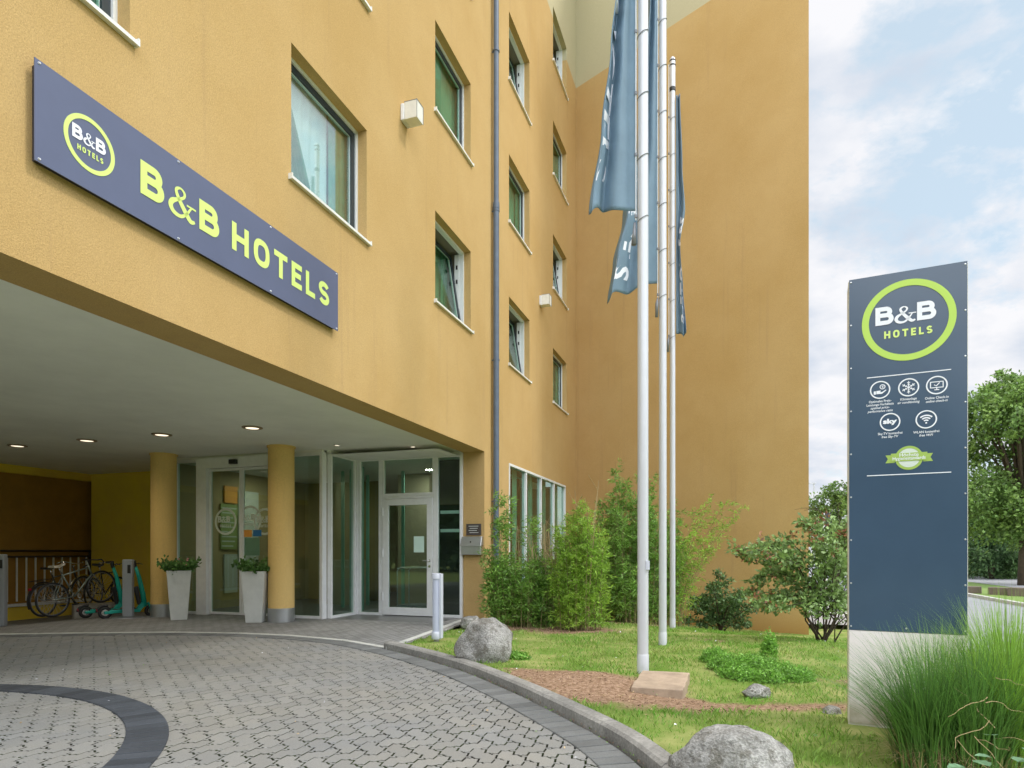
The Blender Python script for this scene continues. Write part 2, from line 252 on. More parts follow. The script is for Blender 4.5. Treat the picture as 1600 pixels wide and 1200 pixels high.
# ------------------------------------------------------------------ object helpers
ORG = {}
def tag(o, label=None, cat=None, group=None, kind=None):
    if label: o['label'] = label
    if cat: o['category'] = cat
    if group: o['group'] = group
    if kind: o['kind'] = kind
    return o
def thing(name, loc, label, cat, group=None, rz=0):
    o = bpy.data.objects.new(name, None); C.objects.link(o); o.location = loc; o.rotation_euler = (0, 0, rz); o.empty_display_size = .2
    ORG[o.name] = Vector(loc); return tag(o, label, cat, group)
def link_mesh(name, me, parent, loc=None):
    o = bpy.data.objects.new(name, me); C.objects.link(o)
    if parent is not None: o.parent = parent
    elif loc is not None: o.location = loc
    return o
class MB:
    def __init__(s): s.v = []; s.f = []; s.m = []
    def add(s, vs, fs, mi=0):
        b = len(s.v); s.v += [Vector(v) for v in vs]; s.f += [tuple(i+b for i in f) for f in fs]; s.m += [mi]*len(fs); return s
    def hexa(s, p, mi=0):       # 8 points: bottom ring 0-3, top ring 4-7
        return s.add(p, [(0,3,2,1),(4,5,6,7),(0,1,5,4),(1,2,6,5),(2,3,7,6),(3,0,4,7)], mi)
    def box(s, x0, x1, y0, y1, z0, z1, mi=0, fn=None):
        p = [(x0,y0,z0),(x1,y0,z0),(x1,y1,z0),(x0,y1,z0),(x0,y0,z1),(x1,y0,z1),(x1,y1,z1),(x0,y1,z1)]
        if fn: p = [fn(*q) for q in p]
        return s.hexa(p, mi)
    def bunz(s, u0, u1, n0, n1, z0, z1, mi=0): return s.box(u0, u1, n0, n1, z0, z1, mi, P)
    def tube(s, pts, r, seg=10, mi=0, cap=True, r2=None):
        pts = [Vector(p) for p in pts]; n = len(pts); rings = []; prev = None
        for i, p in enumerate(pts):
            d = (pts[min(i+1, n-1)]-pts[max(i-1, 0)]).normalized()
            if prev is None: a = d.orthogonal().normalized()
            else: a = (prev-d*prev.dot(d)).normalized()
            prev = a; b = d.cross(a); t = i/(n-1); rr = r[i] if isinstance(r, (list, tuple)) else (r+(r2-r)*t if r2 is not None else r)
            rings.append([p+a*math.cos(2*math.pi*k/seg)*rr+b*math.sin(2*math.pi*k/seg)*rr for k in range(seg)])
        vs = [v for g in rings for v in g]; fs = []
        for i in range(n-1):
            for k in range(seg): fs.append((i*seg+k, i*seg+(k+1)%seg, (i+1)*seg+(k+1)%seg, (i+1)*seg+k))
        if cap: fs.append(tuple(range(seg))[::-1]); fs.append(tuple((n-1)*seg+k for k in range(seg)))
        return s.add(vs, fs, mi)
    def lathe(s, prof, c=(0,0,0), seg=24, mi=0, ax=None):    # prof: (r, z)
        c = Vector(c); vs = []; fs = []; n = len(prof)
        A = ax or (Vector((1,0,0)), Vector((0,1,0)), EZ)
        for r, z in prof:
            for k in range(seg):
                a = 2*math.pi*k/seg; vs.append(c+A[0]*math.cos(a)*r+A[1]*math.sin(a)*r+A[2]*z)
        for i in range(n-1):
            for k in range(seg): fs.append((i*seg+k, i*seg+(k+1)%seg, (i+1)*seg+(k+1)%seg, (i+1)*seg+k))
        fs.append(tuple(range(seg))[::-1]); fs.append(tuple((n-1)*seg+k for k in range(seg)))
        return s.add(vs, fs, mi)
    def torus(s, c, R_, r, ax, seg=32, sg=8, a0=0, a1=2*math.pi, mi=0):   # ax: two unit vectors of its plane
        c = Vector(c); full = abs(a1-a0-2*math.pi) < 1e-4; n = seg if full else seg+1
        pts = [c+ax[0]*math.cos(a0+(a1-a0)*i/seg)*R_+ax[1]*math.sin(a0+(a1-a0)*i/seg)*R_ for i in range(n)]
        nz = ax[0].cross(ax[1]).normalized(); vs = []; fs = []
        for p in pts:
            d = (p-c).normalized()
            for k in range(sg): b = 2*math.pi*k/sg; vs.append(p+d*math.cos(b)*r+nz*math.sin(b)*r)
        for i in range(n if full else n-1):
            j = (i+1) % n
            for k in range(sg): fs.append((i*sg+k, j*sg+k, j*sg+(k+1)%sg, i*sg+(k+1)%sg))
        return s.add(vs, fs, mi)
    def poly(s, pts, thick, nrm, mi=0):                       # extruded flat outline, pts counter-clockwise seen from nrm
        n = len(pts); nrm = Vector(nrm)
        vs = [Vector(p) for p in pts]+[Vector(p)+nrm*thick for p in pts]
        return s.add(vs, [tuple(range(n))[::-1], tuple(range(n, 2*n))]+[(i, (i+1)%n, n+(i+1)%n, n+i) for i in range(n)], mi)
    def build(s, name, mats, parent=None, smooth=False, bevel=0, local=False, auto=None, loc=None):
        if not isinstance(mats, (list, tuple)): mats = [mats]
        if parent is not None: org = Vector((0,0,0)) if local else ORG[parent.name]
        else:
            if loc is None and not local:
                xs = [v.x for v in s.v]; ys = [v.y for v in s.v]; zs = [v.z for v in s.v]
                loc = Vector(((min(xs)+max(xs))/2, (min(ys)+max(ys))/2, min(zs)))
            loc = Vector(loc or (0,0,0)); org = Vector((0,0,0)) if local else loc
        me = bpy.data.meshes.new(name); me.from_pydata([tuple(v-org) for v in s.v], [], s.f)
        for m_ in mats: me.materials.append(m_)
        if len(mats) > 1: me.polygons.foreach_set('material_index', s.m)
        if smooth: me.polygons.foreach_set('use_smooth', [True]*len(me.polygons))
        me.update()
        o = link_mesh(name, me, parent, loc if parent is None else None); ORG[o.name] = org if not local else Vector((0,0,0))
        if smooth and auto is not None: me.set_sharp_from_angle(angle=R(auto))
        if bevel:
            b = o.modifiers.new('bevel', 'BEVEL'); b.width = bevel; b.segments = 2; b.limit_method = 'ANGLE'; b.angle_limit = R(40)
        return o
def np_mesh(name, V, Fq, mat_, parent=None, loc=(0,0,0), midx=None, smooth=False):
    V = np.asarray(V, dtype=np.float32); Fq = np.asarray(Fq, dtype=np.int32); k = Fq.shape[1]
    org = np.array(ORG[parent.name] if parent is not None else loc, dtype=np.float32); V = V-org
    me = bpy.data.meshes.new(name); me.vertices.add(len(V)); me.vertices.foreach_set('co', V.ravel())
    me.loops.add(Fq.size); me.loops.foreach_set('vertex_index', Fq.ravel())
    me.polygons.add(len(Fq)); me.polygons.foreach_set('loop_start', np.arange(0, Fq.size, k, dtype=np.int32)); me.polygons.foreach_set('loop_total', np.full(len(Fq), k, dtype=np.int32))
    ms = mat_ if isinstance(mat_, (list, tuple)) else [mat_]
    for m_ in ms: me.materials.append(m_)
    if midx is not None: me.polygons.foreach_set('material_index', np.asarray(midx, dtype=np.int32))
    if smooth: me.polygons.foreach_set('use_smooth', np.ones(len(Fq), dtype=bool))
    me.update(calc_edges=True); me.validate()
    o = link_mesh(name, me, parent, loc if parent is None else None); ORG[o.name] = Vector([float(c) for c in org]); return o
def unit(a): return a/np.maximum(np.linalg.norm(a, axis=-1, keepdims=True), 1e-9)
def leaves(Pb, D, Ln, Wd, fold=.0, mid=.45):
    """quads: one pointed leaf each"""
    Pb = np.asarray(Pb, float); D = unit(np.asarray(D, float)); n = len(Pb)
    rnd = rng.normal(size=(n, 3)); Sd = unit(np.cross(D, rnd)); Nn = np.cross(Sd, D)
    Ln = np.broadcast_to(Ln, (n,))[:, None]; Wd = np.broadcast_to(Wd, (n,))[:, None]
    m = Pb+D*Ln*mid+Nn*Wd*fold
    V = np.stack([Pb, m+Sd*Wd/2, Pb+D*Ln, m-Sd*Wd/2], 1).reshape(-1, 3)
    return V, np.arange(4*n).reshape(n, 4)
def rdirs(n): return unit(rng.normal(size=(n, 3)))

class PF:      # a flat face: x right, z up, n out
    def __init__(s, o, ex, en): s.o = Vector(o); s.ex = Vector(ex); s.en = Vector(en)
    def __call__(s, x, n, z): return s.o+s.ex*x+s.en*n+EZ*z
def text2d(body, cap=None, width=None, off=0.0, spacing=1.0, shear=0.0, size=None, sx=1.0, align='LEFT'):
    cu = bpy.data.curves.new('t', 'FONT'); cu.body = body; cu.offset = off; cu.space_character = spacing; cu.shear = shear; cu.align_x = 'LEFT'; cu.resolution_u = 3
    ob = bpy.data.objects.new('t', cu); C.objects.link(ob); dg = bpy.context.evaluated_depsgraph_get(); me = ob.evaluated_get(dg).to_mesh()
    vs = np.array([v.co[:2] for v in me.vertices]); fs = [tuple(p.vertices) for p in me.polygons]
    ob.evaluated_get(dg).to_mesh_clear(); bpy.data.objects.remove(ob); bpy.data.curves.remove(cu)
    mn = vs.min(0); mxx = vs.max(0); vs = vs-mn; wh = mxx-mn
    if size is not None: s = (size*sx, size)
    else:
        sy = cap/wh[1]; s = (width/wh[0] if width else sy, sy)
    vs = vs*np.array(s); wd = wh[0]*s[0]
    if align == 'CENTER': vs[:, 0] -= wd/2
    return vs, fs
def put_text(mb, pf, t, x, z, n, th=.003, mi=0):
    vs, fs = t; b = len(mb.v); k = len(vs)
    mb.v += [pf(x+a, n+th, z+c) for a, c in vs]; 
    mb.f += [tuple(b+i for i in f) for f in fs]; mb.m += [mi]*len(fs)
def flat_poly(mb, pf, pts, n, th=.003, mi=0):
    q = [pf(a, n, c) for a, c in pts]; mb.poly(q, th, pf.en, mi)
def flat_ring(mb, pf, cx, cz, r0, r1, n, th=.003, seg=48, mi=0, a0=0, a1=2*math.pi, ex=1.0):
    vs = []; fs = []; full = abs(a1-a0-2*math.pi) < 1e-4; m_ = seg if full else seg+1
    for i in range(m_):
        a = a0+(a1-a0)*i/seg
        for r in (r0, r1):
            for h in (0, th): vs.append(pf(cx+math.cos(a)*r*ex, n+h, cz+math.sin(a)*r))
    for i in range(m_ if full else m_-1):
        j = (i+1) % m_; a = 4*i; b = 4*j
        fs += [(a+1, a+3, b+3, b+1), (a+2, b+2, b+3, a+3), (a, a+1, b+1, b)]
    mb.add(vs, fs, mi)
def stroke(mb, pf, pts, wds, n, th=.003, mi=0, sub=5):
    """thick pen line through pts (x,z) with widths"""
    q = []; N_ = len(pts)
    for i in range(N_-1):
        p0 = pts[max(i-1, 0)]; p1 = pts[i]; p2 = pts[i+1]; p3 = pts[min(i+2, N_-1)]
        for k in range(sub):
            t = k/sub; f = [.5*((2*p1[c])+(-p0[c]+p2[c])*t+(2*p0[c]-5*p1[c]+4*p2[c]-p3[c])*t*t+(-p0[c]+3*p1[c]-3*p2[c]+p3[c])*t**3) for c in (0, 1)]
            q.append((f[0], f[1], wds[i]+(wds[i+1]-wds[i])*t))
    q.append((*pts[-1], wds[-1])); vs = []; fs = []
    for i, (x, z, w_) in enumerate(q):
        a = q[max(i-1, 0)]; b = q[min(i+1, len(q)-1)]; dx_, dz_ = b[0]-a[0], b[1]-a[1]; l_ = math.hypot(dx_, dz_) or 1; nx, nz = -dz_/l_, dx_/l_
        vs += [pf(x+nx*w_/2, n+th, z+nz*w_/2), pf(x-nx*w_/2, n+th, z-nz*w_/2)]
    for i in range(len(q)-1): fs.append((2*i, 2*i+1, 2*i+3, 2*i+2))
    mb.add(vs, fs, mi)
def ampersand(mb, pf, x, z, h, n, mi=0, sx=.92, bold=1.3):
    p = [(.96,.52),(.84,.50),(.66,.22),(.44,.03),(.18,.05),(.06,.22),(.13,.40),(.34,.55),(.54,.70),(.58,.86),(.44,.96),(.29,.88),(.28,.74),(.42,.50),(.66,.20),(.82,.05),(.98,.10)]
    w_ = [.04,.05,.07,.09,.12,.14,.13,.08,.07,.08,.05,.08,.10,.13,.15,.13,.06]
    stroke(mb, pf, [(x+a*h*sx, z+b*h) for a, b in p], [a*h*bold for a in w_], n, mi=mi)
    stroke(mb, pf, [(x+.66*h*sx, z+.52*h), (x+1.02*h*sx, z+.52*h)], [.06*h, .06*h], n+.0006, mi=mi)
def glyph(mb, pf, ch, x, z, w, h, sw, n, mi=0):
    """bold condensed grotesque capitals; sw = stroke width in metres"""
    a = sw/2; k = [0]
    def st(pts, sub=1, cap=True):
        k[0] += 1; stroke(mb, pf, [(x+p, z+q) for p, q in pts], [sw]*len(pts), n+.0003*k[0], mi=mi, sub=sub)
    def arc(cx, cy, rx, ry, d0, d1, m=14): return [(cx+rx*math.cos(R(d0+(d1-d0)*i/m)), cy+ry*math.sin(R(d0+(d1-d0)*i/m))) for i in range(m+1)]
    if ch == 'H': st([(a, 0), (a, h)]); st([(w-a, 0), (w-a, h)]); st([(a, h*.5), (w-a, h*.5)])
    elif ch == 'T': st([(0, h-a), (w, h-a)]); st([(w/2, 0), (w/2, h-a)])
    elif ch == 'L': st([(a, 0), (a, h)]); st([(a, a), (w, a)])
    elif ch == 'E': st([(a, 0), (a, h)]); st([(a, a), (w, a)]); st([(a, h-a), (w, h-a)]); st([(a, h*.51), (w*.90, h*.51)])
    elif ch == 'O':
        pts = []
        for i in range(41):
            t_ = 2*math.pi*i/40+math.pi/2; c_, s_ = math.cos(t_), math.sin(t_); e_ = .78; pts.append((w/2+(w/2-a)*math.copysign(abs(c_)**e_, c_), h/2+(h/2-a*.9)*math.copysign(abs(s_)**e_, s_)))
        st(pts)
    elif ch == 'B':
        m_ = h*.53; st([(a, 0), (a, h)])
        r1_ = (h-a-m_)/2; st([(a, h-a), (w*.92-a-r1_, h-a)]+arc(w*.92-a-r1_, (h-a+m_)/2, r1_, r1_, 90, -90)+[(a, m_)])
        r2_ = (m_-a)/2; st([(a, m_), (w-a-r2_, m_)]+arc(w-a-r2_, (m_+a)/2, r2_, r2_, 90, -90)+[(a, a)])
    elif ch == 'S':
        rx = w/2-a; ry = (h/2-a)/2+a*.02; st(arc(w/2, h-a-ry, rx, ry, 25, 270, 18)+arc(w/2, a+ry, rx, ry, 90, -155, 18)[1:])
def word(mb, pf, txt, x, z, width, h, sw, n, gap=.17, mi=0):
    rel = {'H': .64, 'O': .66, 'T': .60, 'E': .50, 'L': .48, 'S': .58, 'B': .62}; tot = sum(rel[c] for c in txt)+gap*(len(txt)-1); u_ = width/tot; q = x
    for c in txt: glyph(mb, pf, c, q, z, rel[c]*u_, h, sw, n, mi); q += (rel[c]+gap)*u_
def bandb(mb, pf, x, z, h, n, gap=.06, off=.035, mi=0, wB=.74, sw=.235, wA=.84):
    """B & B, left edge x, baseline z, cap height h; returns width"""
    glyph(mb, pf, 'B', x, z, h*wB, h, h*sw, n, mi); x1 = x+h*(wB+gap)
    ampersand(mb, pf, x1, z, h*.90, n+.001, mi, sx=wA/.90); x2 = x1+h*wA+h*gap
    glyph(mb, pf, 'B', x2, z, h*wB, h, h*sw, n, mi); return x2+h*wB-x

# ------------------------------------------------------------------ ground, kerb line, paving
KERB = [(-14, 6.0), (-11.5, 8.4), (-9.6, 9.25), (-7.64, 9.55), (-5.42, 9.8), (-3.88, 9.60), (-2.54, 9.01), (-1.577, 8.13), (-.581, 6.80), (.011, 5.71), (.255, 5.18), (.470, 4.68), (.647, 4.23), (.758, 3.83), (.86, 3.2), (.92, 2.4), (.93, 1.4), (.9, -3), (.9, -9)]
def catmull(pts, sub=12):
    out = []
    for i in range(len(pts)-1):
        p0 = pts[max(i-1, 0)]; p1 = pts[i]; p2 = pts[i+1]; p3 = pts[min(i+2, len(pts)-1)]
        for k in range(sub):
            t = k/sub; out.append(tuple(.5*((2*p1[c])+(-p0[c]+p2[c])*t+(2*p0[c]-5*p1[c]+4*p2[c]-p3[c])*t*t+(-p0[c]+3*p1[c]-3*p2[c]+p3[c])*t**3) for c in (0, 1)))
    out.append(tuple(pts[-1])); return out
KC = catmull(KERB)
def resample(c, step):
    out = [c[0]]; acc = 0
    for a, b in zip(c[:-1], c[1:]):
        l_ = math.hypot(b[0]-a[0], b[1]-a[1]); s0 = 0
        while acc+(l_-s0) >= step:
            s0 += step-acc; acc = 0; t = s0/l_; out.append((a[0]+(b[0]-a[0])*t, a[1]+(b[1]-a[1])*t))
        acc += l_-s0
    if math.hypot(out[-1][0]-c[-1][0], out[-1][1]-c[-1][1]) > .02: out.append(c[-1])
    return out
KC = resample(KC, .1)
def offs(c, d):      # + = to the left of travel (outside of the driveway)
    out = []
    for i in range(len(c)):
        a = c[max(i-1, 0)]; b = c[min(i+1, len(c)-1)]; l_ = math.hypot(b[0]-a[0], b[1]-a[1]) or 1
        out.append((c[i][0]-(b[1]-a[1])/l_*d, c[i][1]+(b[0]-a[0])/l_*d))
    return out
KCa = np.array(KC)
def inside_drive(x, y, m_=0.0):     # signed: inside of the kerb curve
    d = (KCa[:, 0]-x)**2+(KCa[:, 1]-y)**2; i = int(d.argmin()); i = min(max(i, 1), len(KC)-2)
    tx = KCa[i+1]-KCa[i-1]; s = tx[0]*(y-KCa[i, 1])-tx[1]*(x-KCa[i, 0]); dist = math.sqrt(d[i])
    return (dist if s < 0 else -dist) > m_
def kdist(x, y):
    d = (KCa[:, 0]-x)**2+(KCa[:, 1]-y)**2; i = int(d.argmin()); i = min(max(i, 1), len(KC)-2)
    tx = KCa[i+1]-KCa[i-1]; s = tx[0]*(y-KCa[i, 1])-tx[1]*(x-KCa[i, 0]); return -math.sqrt(d[i])*(1 if s < 0 else -1)   # + outside
FORE_N = -.43+.12
def in_fore(x, y):            # forecourt side (left of the flush strip line towards the door)
    v = Vector((x, y, 0)); return nn(v) < STN(uu(v))
A_ = Vector((-1.60, 8.16, 0)); B_ = P(11.0, -.30, 0)
def STN(u):
    ua, ub = uu(A_), uu(B_); na, nb = nn(A_), nn(B_); t = (u-ua)/(ub-ua); return na+(nb-na)*t
DIRT = [(785, 1054, .10), (830, 1064, .30), (880, 1074, .50), (930, 1084, .62), (985, 1088, .62), (1040, 1100, .42), (1130, 1108, .24), (1230, 1109, .19), (1325, 1102, .20), (1420, 1104, .15)]
DP = [(G(x, y), w_) for x, y, w_ in DIRT]
def dirt_at(x, y):
    best = -9
    for (a, wa), (b, wb) in zip(DP[:-1], DP[1:]):
        ab = b-a; t = max(0, min(1, ((x-a.x)*ab.x+(y-a.y)*ab.y)/(ab.x**2+ab.y**2))); d = math.hypot(x-a.x-ab.x*t, y-a.y-ab.y*t); best = max(best, (wa+(wb-wa)*t)-d)
    f = best/.12+1.1*noise.noise(Vector((x*4, y*4, 0)))+.6*noise.noise(Vector((x*13, y*13, 3)))
    # bare litter under the bamboo and small bare spots
    for cx, cy, rr in ((-.05, 10.35, .55), (.95, 10.15, .75), (1.5, 9.85, .3), (2.9, 8.9, .22), (3.15, 6.2, .22), (4.0, 7.0, .25), (1.9, 11.9, 1.0), (4.8, 13.4, .6)):
        d = (rr-math.hypot((x-cx)*.8, (y-cy)*1.3))/.25+1.3*noise.noise(Vector((x*5, y*5, 7))); f = max(f, d)
    return max(0., min(1., f))
def gz(x, y):
    v = Vector((x, y, 0)); n_ = nn(v); kd = kdist(x, y) if (-13 < x < 3 and y < 12) else 9
    z = .055-.055*S(kd, .3, 1.6)-.62*S(x+y, 12, 20.5)+.03*noise.noise(Vector((x*.8, y*.8, 1)))*S(kd, .1, 1)+.012*noise.noise(Vector((x*4, y*4, 2)))*S(kd, .1, .6)
    # mound round the pole slab
    z += .075*math.exp(-((x-.80)/.60)**2-((y-6.02)/.42)**2)*S(kd, .1, .4)
    z -= .06*math.exp(-((x-1.75)**2+(y-5.75)**2)/.25)
    if kd < .06: z = -.10
    if uu(v) < 11.3 and n_ < STN(uu(v))+.16: z = -.10
    if n_ < -.3: z = min(z, -.5)
    if n_ < -2.5: z = -.6
    return z
def lin(a, b, s): return list(np.arange(a, b-1e-6, s))
XS = [-600, -300, -150, -80, -50, -30, -20, -14]+lin(-9, -3, .6)+lin(-3, 9, .1)+lin(9, 20, .8)+[22, 26, 32, 40, 55, 80, 150, 300, 600]
YS = [-600, -300, -150, -80, -40, -20, -10, -6, -3]+lin(-1, 2.4, .4)+lin(2.4, 19, .1)+lin(19, 32, 1)+[34, 38, 44, 55, 75, 110, 200, 400, 900]
V = []; DA = []
for y in YS:
    for x in XS:
        dense = -3.2 < x < 9.2 and -1 < y < 19.2
        V.append((x, y, gz(x, y))); DA.append(dirt_at(x, y) if dense and x > -1.6 else (0.))
nx_ = len(XS); Fq = [(j*nx_+i, j*nx_+i+1, (j+1)*nx_+i+1, (j+1)*nx_+i) for j in range(len(YS)-1) for i in range(nx_-1)]
gm = bpy.data.materials.new('lawn_soil'); gm.use_nodes = True; t = gm.node_tree; b = t.nodes['Principled BSDF']; b.inputs['Roughness'].default_value = .95; b.inputs['Specular IOR Level'].default_value = .1
at = t.nodes.new('ShaderNodeAttribute'); at.attribute_name = 'dirt'; co = t.nodes.new('ShaderNodeTexCoord')
ga = t.nodes.new('ShaderNodeTexNoise'); ga.inputs['Scale'].default_value = 2.2; ga.inputs['Detail'].default_value = 8; t.links.new(co.outputs['Object'], ga.inputs['Vector'])
gr = t.nodes.new('ShaderNodeValToRGB'); e = gr.color_ramp.elements; e[0].position = .35; e[0].color = (.13, .22, .035, 1); e[1].position = .66; e[1].color = (.32, .33, .12, 1); t.links.new(ga.outputs[0], gr.inputs[0])
gb = t.nodes.new('ShaderNodeTexNoise'); gb.inputs['Scale'].default_value = 28; gb.inputs['Detail'].default_value = 6; gb.inputs['Roughness'].default_value = .7; t.links.new(co.outputs['Object'], gb.inputs['Vector'])
dr = t.nodes.new('ShaderNodeValToRGB'); e = dr.color_ramp.elements; e[0].position = .36; e[0].color = (.17, .10, .055, 1); e[1].position = .66; e[1].color = (.42, .29, .20, 1); t.links.new(gb.outputs[0], dr.inputs[0])
q = t.nodes.new('ShaderNodeMix'); q.data_type = 'RGBA'; t.links.new(at.outputs['Fac'], q.inputs[0]); t.links.new(gr.outputs[0], q.inputs[6]); t.links.new(dr.outputs[0], q.inputs[7]); t.links.new(q.outputs[2], b.inputs['Base Color'])
bp = t.nodes.new('ShaderNodeBump'); bp.inputs['Strength'].default_value = .7; bp.inputs['Distance'].default_value = .02; t.links.new(gb.outputs[0], bp.inputs['Height']); t.links.new(bp.outputs[0], b.inputs['Normal'])
go = np_mesh('ground', V, Fq, gm, smooth=True); tag(go, kind='structure')
a = go.data.attributes.new('dirt', 'FLOAT', 'POINT'); a.data.foreach_set('value', DA)

# bedding sheet below the joints of the drive and forecourt (slopes down to the back of the porch)
def floor_z(u, n): return -.25*S(-n, 6.3, 10.2)
mb = MB(); us = [-12, -6, -3, 0, 3, 6, 9, 11.6]; ns = [10, 6, 4, 2, .0, -2, -4, -6.2, -7, -8, -9, -10.5]
g_ = {}
def capn(u, n): return n
us2 = lin(-12, 11.05, .25); mb.v = []; 
# drive bed: polygon inside kerb curve
poly_ = [(x, y) for x, y in offs(KC, .03)[::3]]
cx0 = (-5, 1.0); vs = [Vector((cx0[0], cx0[1], -.028))]+[Vector((x, y, -.028)) for x, y in poly_]
mb.add(vs, [(0, i+1, i) for i in range(1, len(vs)-1)]); tag(mb.build('driveway_bed', M['joint']), kind='structure')

# zigzag interlocking pavers in herringbone at 45 degrees to the facade
a1 = Vector((.55, -.835, 0)).normalized(); a2 = Vector((.835, .55, 0)).normalized(); UA = .128
def gfun(t):      # zig-zag profile along one unit edge
    pts = [(0, 0), (.18, 0), (.30, .17), (.70, -.17), (.82, 0), (1, 0)]
    return pts
def edge_pts(i0, j0, i1, j1):
    out = []; pr = gfun(0); fwd = (i1 > i0) or (j1 > j0); lst = pr[:-1] if fwd else [(1-0, 0)]*0
    if fwd:
        for t_, g in pr[:-1]:
            out.append((i0+t_, j0+g) if i1 > i0 else (i0+g, j0+t_))
    else:
        for t_, g in pr[:0:-1]:
            out.append((i1+t_, j1+g) if i0 > i1 else (i1+g, j1+t_))
    return out
dV = []; dF = []; dM = []
def add_stone(path, org2):
    cx_ = sum(p[0] for p in path)/len(path); cy_ = sum(p[1] for p in path)/len(path)
    # inset for joint
    def inset(ps, d):
        out = []; n_ = len(ps)
        for i in range(n_):
            a_, b_, c_ = ps[i-1], ps[i], ps[(i+1) % n_]
            e1 = (b_[0]-a_[0], b_[1]-a_[1]); e2 = (c_[0]-b_[0], c_[1]-b_[1]); l1 = math.hypot(*e1) or 1; l2 = math.hypot(*e2) or 1
            n1_ = (-e1[1]/l1, e1[0]/l1); n2_ = (-e2[1]/l2, e2[0]/l2); m_ = (n1_[0]+n2_[0], n1_[1]+n2_[1]); lm = math.hypot(*m_) or 1; s_ = d/max(.5, lm/2)/lm
            out.append((b_[0]+m_[0]*s_, b_[1]+m_[1]*s_))
        return out
    tz = random.uniform(-.0015, .0015); tx_, ty_ = random.uniform(-.006, .006), random.uniform(-.006, .006)
    rings = [(inset(path, .046), -.032), (inset(path, .050), -.0035), (inset(path, .066), 0.0)]
    b0 = len(dV); n_ = len(path); dM.extend([1]*n_+[0]*(n_+1))
    for ps, z in rings:
        for p in ps:
            w_ = a1*(p[0]*UA)+a2*(p[1]*UA); dV.append((org2.x+w_.x, org2.y+w_.y, z+tz+((p[0]-cx_)*tx_+(p[1]-cy_)*ty_)*UA))
    for r in range(2):
        for k in range(n_): dF.append((b0+r*n_+k, b0+r*n_+(k+1)%n_, b0+(r+1)*n_+(k+1)%n_, b0+(r+1)*n_+k))
    dF.append(tuple(b0+2*n_+k for k in range(n_)))
O2 = Vector((-4, 4, 0)); RC = Vector((-5, 3, 0)); RO, RI = 2.98, 2.72
band_w = .235
NN_ = 75
for i in range(-NN_, NN_):
    for j in range(-NN_, NN_):
        k = (i-j) % 4
        if k == 0: cells = (2, 1)
        elif k == 3: cells = (1, 2)
        else: continue
        c = O2+a1*((i+cells[0]/2)*UA)+a2*((j+cells[1]/2)*UA)
        if c.y < 1.2 or c.x < -11: continue
        if not inside_drive(c.x, c.y, .16): continue
        d = (c-RC).length
        if abs(c.y) > 11: continue
        if cells == (2, 1): cor = [(i, j), (i+1, j), (i+2, j), (i+2, j+1), (i+1, j+1), (i, j+1)]
        else: cor = [(i, j), (i+1, j), (i+1, j+1), (i+1, j+2), (i, j+2), (i, j+1)]
        path = []
        for q0, q1 in zip(cor, cor[1:]+cor[:1]): path += edge_pts(*q0, *q1)
        add_stone(path, O2)
me = bpy.data.meshes.new('driveway'); 
# a1 x a2 orientation: faces wound so that they look up
up = a1.cross(a2).z
me.from_pydata(dV, [], dF if up > 0 else [f[::-1] for f in dF]); me.materials.append(M['paver']); me.materials.append(M['joint']); me.polygons.foreach_set('material_index', dM); me.update()
tag(link_mesh('driveway_paving', me, None), kind='structure')
def wedge_band(mb, c_in, c_out, z, gap=.006, h=.03, step=1):
    n_ = min(len(c_in), len(c_out))
    for i in range(0, n_-step, step):
        p = [Vector((*c_in[i], 0)), Vector((*c_in[i+step], 0)), Vector((*c_out[i+step], 0)), Vector((*c_out[i], 0))]
        ce = sum(p, Vector())/4; t0 = (p[1]-p[0]).normalized()*gap/2; p = [p[0]+t0, p[1]-t0, p[2]-t0, p[3]+t0]; dz = random.uniform(-.001, .001)
        q_ = [v.lerp(ce, .03) for v in p]
        mb.add([v+EZ*(z-h) for v in p]+[v+EZ*(z-.004+dz) for v in p]+[v+EZ*(z+dz) for v in q_],
               [(0,4,5,1)[::-1],(1,5,6,2)[::-1],(2,6,7,3)[::-1],(3,7,4,0)[::-1],(4,8,9,5)[::-1],(5,9,10,6)[::-1],(6,10,11,7)[::-1],(7,11,8,4)[::-1],(8,9,10,11)[::-1]])
    return mb
def flip(mb): mb.f = [f[::-1] for f in mb.f]; return mb
# dark ring
ang = [i*.125/RO for i in range(int(2*math.pi*RO/.125)+1)]
mid_ = (RO+RI)/2
ri = [(RC.x+RI*math.cos(a_), RC.y+RI*math.sin(a_)) for a_ in ang]; ro = [(RC.x+RO*math.cos(a_), RC.y+RO*math.sin(a_)) for a_ in ang]
def bed_sheet(ca, cb, z, name):
    mb = MB(); n_ = min(len(ca), len(cb)); mb.v = [Vector((*ca[i], z)) for i in range(n_)]+[Vector((*cb[i], z)) for i in range(n_)]
    mb.f = [(i, i+1, n_+i+1, n_+i) for i in range(n_-1)]; mb.m = [0]*(n_-1); tag(mb.build(name, M['joint']), kind='structure')
bed_sheet(ro, ri, .0035, 'ring_bed')
mb = wedge_band(MB(), ro, ri, .011, gap=.016); tag(mb.build('dark_paver_ring', M['paverdark']), kind='structure')
# grey header course beside the kerb
k1 = resample(KC, .125); ki = offs(k1, -.045); kj = offs(k1, -.045-band_w)
bed_sheet(ki, kj, .0035, 'kerbside_bed')
mb = wedge_band(MB(), ki, kj, .009, gap=.014); tag(mb.build('kerbside_paver_band', M['paveredge']), kind='structure')
